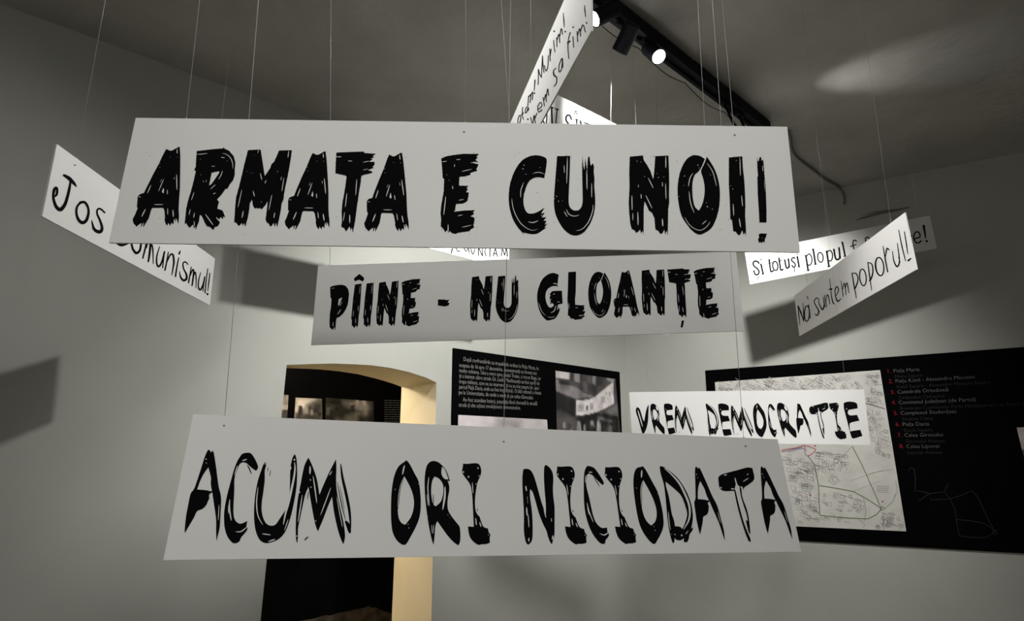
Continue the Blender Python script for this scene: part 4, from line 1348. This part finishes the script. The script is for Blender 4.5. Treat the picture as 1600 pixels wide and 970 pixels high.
rnd = random.Random(21)
st1, st2 = MB(), MB()
DENSE = [([(760, 510), (930, 560), (940, 830), (850, 850), (800, 640)], 250, .25), ([(920, 500), (1080, 520), (1075, 580), (940, 610)], 90, .1),
         ([(945, 690), (1140, 720), (1150, 790), (950, 790)], 60, .2), ([(1160, 300), (1240, 310), (1285, 540), (1190, 500)], 95, .35),
         ([(1150, 130), (1220, 130), (1240, 290), (1160, 270)], 80, .15), ([(450, 170), (1140, 140), (1150, 215), (450, 230)], 260, .5),
         ([(1225, 785), (1320, 800), (1335, 860), (1250, 850)], 34, .4), ([(950, 800), (1340, 830), (1340, 868), (950, 850)], 40, .3)]
for poly, cnt, ang in DENSE:
    xs, ys = [p[0] for p in poly], [p[1] for p in poly]
    k = 0
    while k < cnt:
        p = (rnd.uniform(min(xs), max(xs)), rnd.uniform(min(ys), max(ys)))
        if not inside(p, poly):
            k += .2
            continue
        k += 1.5
        a = ang + rnd.uniform(-.18, .18)
        L, H = rnd.uniform(9, 24), rnd.uniform(8, 20)
        ca, sa2 = math.cos(a), math.sin(a)
        qd = [(p[0] + ca * x - sa2 * y, p[1] + sa2 * x + ca * y) for x, y in ((-L / 2, -H / 2), (L / 2, -H / 2), (L / 2, H / 2), (-L / 2, H / 2))]
        kind = rnd.random()
        dest = st2 if rnd.random() < .22 else st1
        wdt = rnd.uniform(.45, .8)
        if kind < .45:                      # a whole block
            ribbon(dest, PM(*(qd + [qd[0]])), wdt)
        elif kind < .8:                     # two sides of one
            ribbon(dest, PM(qd[0], qd[1], qd[2]), wdt)
        else:                               # a stretch of street
            ribbon(dest, PM((p[0] - ca * L, p[1] - sa2 * L), (p[0] + ca * L, p[1] + sa2 * L)), wdt)
for pl_, wd in (([(925, 590), (1020, 560), (1090, 480)], .8), ([(1090, 640), (1200, 600), (1290, 585)], .6), ([(1100, 690), (1230, 640)], .5), ([(1155, 830), (1160, 780), (1150, 720)], .8),
                ([(1000, 610), (1040, 640), (1010, 660), (985, 640), (1000, 610)], .8), ([(1240, 800), (1245, 870)], 1.1), ([(1190, 300), (1215, 420), (1225, 520)], .7),
                ([(1205, 350), (1250, 345)], .6), ([(1170, 610), (1240, 590)], .7), ([(880, 190), (930, 150), (960, 140)], .8), ([(1300, 700), (1290, 735), (1245, 775)], 1.0),
                ([(1302, 640), (1310, 690), (1296, 720)], .6), ([(1000, 625), (1020, 618), (1030, 640), (1008, 648), (1000, 625)], .9), ([(1150, 740), (1030, 700), (1030, 690)], .6)):
    ribbon(st1, PM(*pl_), wd)
ribbon(st2, PM((1155, 272), (1200, 283), (1252, 300)), 1.2)
ribbon(st2, PM((760, 503), (830, 487), (860, 480)), 1.1)
for i in range(4):
    ribbon(st1, PM((1212, 664 + i * 9), (1268, 668 + i * 9)), .8)
MAP.append((st1, M_STREET, TK + 0.0018))
MAP.append((st2, M_STREET2, TK + 0.0019))
gr = MB()
for pl_ in ([(885, 520), (918, 565), (936, 660), (942, 805)], [(940, 662), (1020, 675), (1100, 690), (1165, 725), (1235, 770)],
            [(942, 803), (1060, 815), (1170, 820), (1210, 800), (1235, 772)], [(1095, 475), (1140, 560), (1185, 660), (1228, 758)],
            [(1227, 768), (1237, 759), (1247, 769), (1238, 780), (1227, 768)]):
    ribbon(gr, PM(*pl_), 1.4)
MAP.append((gr, M_GREEN, TK + 0.0022))
rr = MB()
for pl_ in ([(760, 494), (820, 485), (865, 472), (895, 478), (925, 492)], [(925, 492), (905, 512), (885, 524)], [(868, 474), (878, 500)]):
    ribbon(rr, PM(*pl_), 1.1)
for x, y in ((897, 708), (1240, 738), (920, 474)):
    disc2(rr, PM((x, y))[0], 1.5, 10)
MAP.append((rr, M_MRED, TK + 0.0024))
bb = MB()
ribbon(bb, PM((790, 505), (840, 490), (868, 486)), .9)
ribbon(bb, PM((868, 486), (872, 510), (882, 524)), .9)
MAP.append((bb, M_BLUE, TK + 0.0024))

mv, mf, mi = [tuple(q) for q in mapc], [(3, 2, 1, 0)], [0]
for k, (b2, mt, off) in enumerate(MAP):     # everything printed on the sheet stays in the sheet's own mesh
    b0 = len(mv)
    mv += [tuple(q) for q in WR.px(np.array(b2.v), off)]
    mf += [tuple(i + b0 for i in f) for f in b2.f]
    mi += [k + 1] * len(b2.f)
sheet = part('map_sheet', mv, mf, M_SHEET, t)
for _, mt, _o in MAP:
    sheet.data.materials.append(mt)
if len(sheet.data.polygons) == len(mi):
    sheet.data.polygons.foreach_set('material_index', mi)

NAMES = [('1.', 'Piața Maria', 'Maria Square', 1388, 580), ('2.', 'Piața Küttl - Alexandru Mocioni', 'Küttl Square - Alexandru Mocioni Square', 1391, 596),
         ('3.', 'Catedrala Ortodoxă', 'Orthodox Cathedral', 1394, 613), ('4.', 'Comitetul Județean (de Partid)', 'Romanian Communist Party Headquarters in Timiș County', 1396, 629.5),
         ('5.', 'Complexul Studențesc', 'Student Camp', 1399, 646), ('6.', 'Piața Dacia', 'Dacia Square', 1402, 663.5), ('7.', 'Calea Girocului', 'Girocului Avenue', 1405, 680.5),
         ('8.', 'Calea Lipovei', 'Lipovei Avenue', 1408, 698)]
for num, a, b, x, y in NAMES:
    p = WR.px(np.array([(x - 2.5, y + 2.5), (x + 8, y + 2)], float), TK)
    s0_, z0_ = WR.to_sz(p[0])
    s1_, z1_ = WR.to_sz(p[1])
    mn, ma, mbb = MB(), MB(), MB()
    text_into(mn, num, WR, s0_, z1_, 0.042, TK + 0.0008)
    text_into(ma, a, WR, s1_, z1_, 0.038, TK + 0.0008)
    text_into(mbb, b, WR, s1_ + .004, z1_ - 0.042, 0.034, TK + 0.0008)
    part('entry_number', mn.v, mn.f, M_RED, t)
    part('entry_text', ma.v, ma.f, M_CAPMID, t)
    part('entry_subtitle', mbb.v, mbb.f, M_CAPFAINT, t)
PR = Reg(1360, 530, 2.771)
rt = MB()
for pl_ in ([(165, 570), (172, 555), (190, 560), (195, 600), (193, 655), (230, 660), (255, 668), (320, 660), (345, 690), (395, 675), (440, 655), (470, 690), (500, 760), (540, 835),
             (500, 858), (440, 858), (385, 850), (375, 800), (368, 740), (345, 690)], [(375, 780), (430, 785), (490, 795), (535, 825)], [(210, 698), (255, 668), (262, 695), (345, 690)],
            [(320, 660), (338, 625)], [(530, 830), (545, 825), (548, 842), (533, 845), (530, 830)]):
    ribbon(rt, PR(*pl_), .9)
print_part('route_sketch', rt, WR, M_CAPFAINT, t, TK + 0.0008)
photo('photograph', t, WR, [(1588.5, 668), (1690, 661), (1700, 745), (1601, 720)], TK + 0.001, [(60, [(655, 480), (700, 470), (700, 520), (660, 520)], 10)], 175, 9, n=40, reg=PR)

# ---- large black panel in the adjoining room
ln = WN.to_sz(WN.px(np.array([(380, 760)], float))[0])[0]
rn = WN.to_sz(WN.px(np.array([(660, 760)], float))[0])[0]
t = panel(WN, ln - .3, rn + .3, 0.03, 2.85, 'tall black panel with grainy photographs seen through the arched doorway')
PD = Reg(400, 540, 5.0)
photo('photograph', t, WN, [(438.5, 616), (451, 617), (448, 664), (432, 662)], TK + 0.001,
      [(120, [(150, 380), (260, 385), (255, 460), (150, 455)], 20), (150, [(150, 455), (260, 460), (255, 500), (150, 500)], 10)], 55, 11, n=30, reg=PD)
photo('photograph', t, WN, [(462, 621), (503, 623), (504, 668), (459, 664)], TK + 0.001,
      [(205, [(300, 400), (460, 405), (400, 480), (300, 540)], 60), (60, [(400, 470), (520, 430), (520, 620), (380, 620)], 50), (45, [(335, 470), (360, 470), (370, 560), (325, 560)], 14),
       (60, [(310, 530), (420, 540), (420, 620), (310, 620)], 30), (150, [(380, 470), (400, 470), (410, 530), (380, 530)], 20), (140, [(425, 500), (445, 500), (445, 540), (425, 540)], 14)],
      120, 12, n=50, reg=PD)
photo('photograph', t, WN, [(509, 621), (584, 627), (584, 676), (508, 668)], TK + 0.001,
      [(130, [(680, 430), (860, 410), (900, 470), (860, 560), (690, 460)], 60), (150, [(780, 415), (800, 415), (805, 470), (785, 470)], 12), (165, [(830, 415), (860, 415), (865, 470), (835, 470)], 12),
       (40, [(740, 470), (770, 460), (770, 540), (740, 540)], 14), (95, [(700, 540), (800, 520), (800, 600), (700, 600)], 40), (90, [(550, 480), (580, 480), (570, 540), (550, 540)], 16),
       (130, [(845, 490), (870, 490), (868, 530), (845, 530)], 12), (100, [(620, 570), (780, 560), (780, 610), (640, 600)], 40), (120, [(830, 600), (890, 600), (890, 680), (830, 680)], 14)],
      34, 13, n=60, reg=PD)
tx = MB()
rnd = random.Random(5)
for i in range(13):                 # the caption block is too small to read: broken word-length strokes
    y = 427 + i * 18
    x = 1003
    while x < 1130:
        L = rnd.uniform(12, 36)
        ribbon(tx, PD((x, y + (x - 1003) * .02), (min(x + L, 1135), y + (min(x + L, 1135) - 1003) * .02)), .9)
        x += L + 5
print_part('caption_text', tx, WN, M_CAPDIM, t, TK + 0.0008)
# torn-edged brown picture at the foot of the panel
PF = Reg(380, 850, 4.706)
edge = [(300, 590), (430, 562), (520, 548), (600, 522), (640, 524), (700, 505), (790, 488), (860, 472), (900, 466), (918, 452), (930, 462), (960, 468), (975, 462), (1000, 480), (1060, 500), (1130, 520)]
m = MB()
bp = PF(*edge)
n_ = len(bp)
m.v = bp + [(x, 1012.0) for x, y in bp]
m.f = [(n_ + i, n_ + i + 1, i + 1, i) for i in range(n_ - 1)]
M_BROWN = mat_noise('brown_print', (0.030, 0.024, 0.018, 1), (0.085, 0.068, 0.052, 1), 9.0, 0.8, spec=0.1)
print_part('torn_edge_picture', m, WN, M_BROWN, t, TK + 0.001)

# ------------------------------------------------------------------ ceiling track and its spotlights
R0, R1 = ceil_pt(972, 27, 3.75), ceil_pt(1120, 142, 3.75)
RD_ = (R1 - R0) / np.linalg.norm(R1 - R0)
RN_ = np.array([-RD_[1], RD_[0], 0.0])
RA_, RB_ = R0 - RD_ * 1.6, R0 + RD_ * (np.linalg.norm(R1 - R0) + 0.62)
t = thing('lighting_track', (RA_ + RB_) / 2, 'black ceiling lighting track running diagonally across the ceiling', 'lighting track')
mb = MB()
mid, half = (RA_ + RB_) / 2, np.linalg.norm(RB_ - RA_) / 2
for sgn in (-1, 1):                 # open channel: two cheeks and a roof
    mb.box(mid + RN_ * sgn * 0.026, RD_ * half, RN_ * 0.010, np.array([0, 0, 0.038]))
mb.box(mid + np.array([0, 0, 0.008]), RD_ * half, RN_ * 0.017, np.array([0, 0, 0.030]))
mb.part('rail', M_BLACK, t)
mb = MB()
mb.box(RB_ + RD_ * 0.012, RD_ * 0.012, RN_ * 0.034, np.array([0, 0, 0.038]))
mb.part('end_cap', M_BLACK, t)
for k in (0.35, 0.72):
    p = RA_ + (RB_ - RA_) * k
    mb = MB()
    mb.box(p + np.array([0, 0, 0.041]), RD_ * 0.03, RN_ * 0.03, np.array([0, 0, 0.009]))
    mb.part('mounting_clip', M_BLACK, t)
CS = 1.0 if np.dot(RN_, EYE - R0) < 0 else -1.0
mb = MB()
pts = []
for i in range(50):
    k = i / 49
    p = RA_ + (RB_ - RA_) * k + RN_ * CS * 0.045
    p = p + np.array([0, 0, -0.052 - 0.035 * abs(math.sin(k * math.pi * 7))])
    pts.append(p)
mb.tube(pts, 0.0022, 6)
tc = thing('power_cable', pts[25], 'thin black cable slung in small loops under the ceiling track', 'cable')
mb.part('cable_run', M_BLACK, tc, smooth=True)


def rail_near(p):
    k = np.dot(np.asarray(p) - RA_, RD_)
    return RA_ + RD_ * k


def head(lens, aim, energy, angle, blend, label, length=0.135, rad=0.040, lit=True, soft=0.035):
    lens = np.array(lens, float)
    dr = np.array(aim, float) - lens
    dr /= np.linalg.norm(dr)
    rear = lens - dr * length
    at = rail_near(lens - dr * length * 0.75)
    th = thing('track_spotlight', at, label, 'spotlight', 'spotlights on the ceiling track')
    mb = MB()
    mb.tube([rear - dr * 0.004, rear, rear + dr * 0.006, lens - dr * 0.004, lens - dr * 0.0002, lens], [rad * .80, rad * .95, rad, rad, rad * .97, rad * .88], 32, cap=False)
    mb.tube([rear - dr * 0.004, rear - dr * 0.0045], [rad * .8, 0.001], 32, cap=False)
    mb.tube([lens, lens - dr * 0.005], [rad * .88, rad * .86], 32, cap=False)
    mb.part('housing', M_BLACK, th, smooth=False)
    mb = MB()
    mb.tube([lens - dr * 0.004, lens - dr * 0.0043], [rad * .87, 0.0005], 32, cap=False)
    mb.part('lens', M_LENS, th)
    mb = MB()
    piv = lens - dr * length * 0.72
    up = at - np.array([0, 0, 0.052])
    mb.tube([piv, (piv + up) / 2 + np.array([0, 0, 0.01]), up], 0.008, 10)
    mb.part('stem', M_BLACK, th, smooth=True)
    mb = MB()
    mb.box(at - np.array([0, 0, 0.0500]), RD_ * 0.045, RN_ * 0.017, np.array([0, 0, 0.011]))
    mb.part('track_adapter', M_BLACK, th)
    l = light('spot_beam', 'SPOT', lens + dr * 0.012, energy, WHITE, aim, soft, angle, blend)
    return th


for lens, aim, e, ang, bl, lab in HEADS:
    head(lens, aim, e, ang, bl, lab)
head(*OFF_HEAD, 'black spotlight on the near stretch of the track above the steep placard')
head(*GRAZE, 'added small black spotlight at the tip of the track, tilted up to skim the ceiling', length=0.08, rad=0.026, soft=0.03)

# ------------------------------------------------------------------ cable and plaster damage
PCB = Reg(1120, 130, 4.85)
pth = PCB((538, 360), (558, 420), (566, 490), (590, 540), (640, 590), (720, 650), (800, 712), (845, 742), (900, 772), (945, 812), (965, 855), (966, 915))
P3 = []
for p in catmull(pth, 4):
    a = ceil_pt(p[0], p[1], ZC - 0.012)
    b = WR.px(np.array([p], float), 0.012)[0]
    P3.append(a if np.dot(a - EYE, a - EYE) < np.dot(b - EYE, b - EYE) else b)
mb = MB()
mb.tube(P3, 0.0085, 8)
o = link_mesh('ceiling_cable', mb.v, mb.f, M_CABLE, smooth=True)
o['label'] = 'thin grey cable snaking down the ceiling right of the ARMATA E CU NOI placard'
o['category'] = 'cable'
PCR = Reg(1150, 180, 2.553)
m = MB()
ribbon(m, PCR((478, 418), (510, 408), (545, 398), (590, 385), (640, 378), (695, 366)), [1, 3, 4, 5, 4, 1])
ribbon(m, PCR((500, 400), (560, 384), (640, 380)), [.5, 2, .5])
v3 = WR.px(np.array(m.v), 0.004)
M_CRACK_SHADE = mat_plain('crack_shade_paint', (0.19, 0.19, 0.17, 1), 0.95, spec=0.1)  # dark colour paints the shade inside the damaged plaster
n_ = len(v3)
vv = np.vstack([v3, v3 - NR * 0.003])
o = link_mesh('plaster_crack_shade', vv, m.f + [tuple(i + n_ for i in reversed(q)) for q in m.f], M_CRACK_SHADE)
o['label'] = 'jagged plaster crack with painted shade on the right wall above the Noi suntem poporul placard'
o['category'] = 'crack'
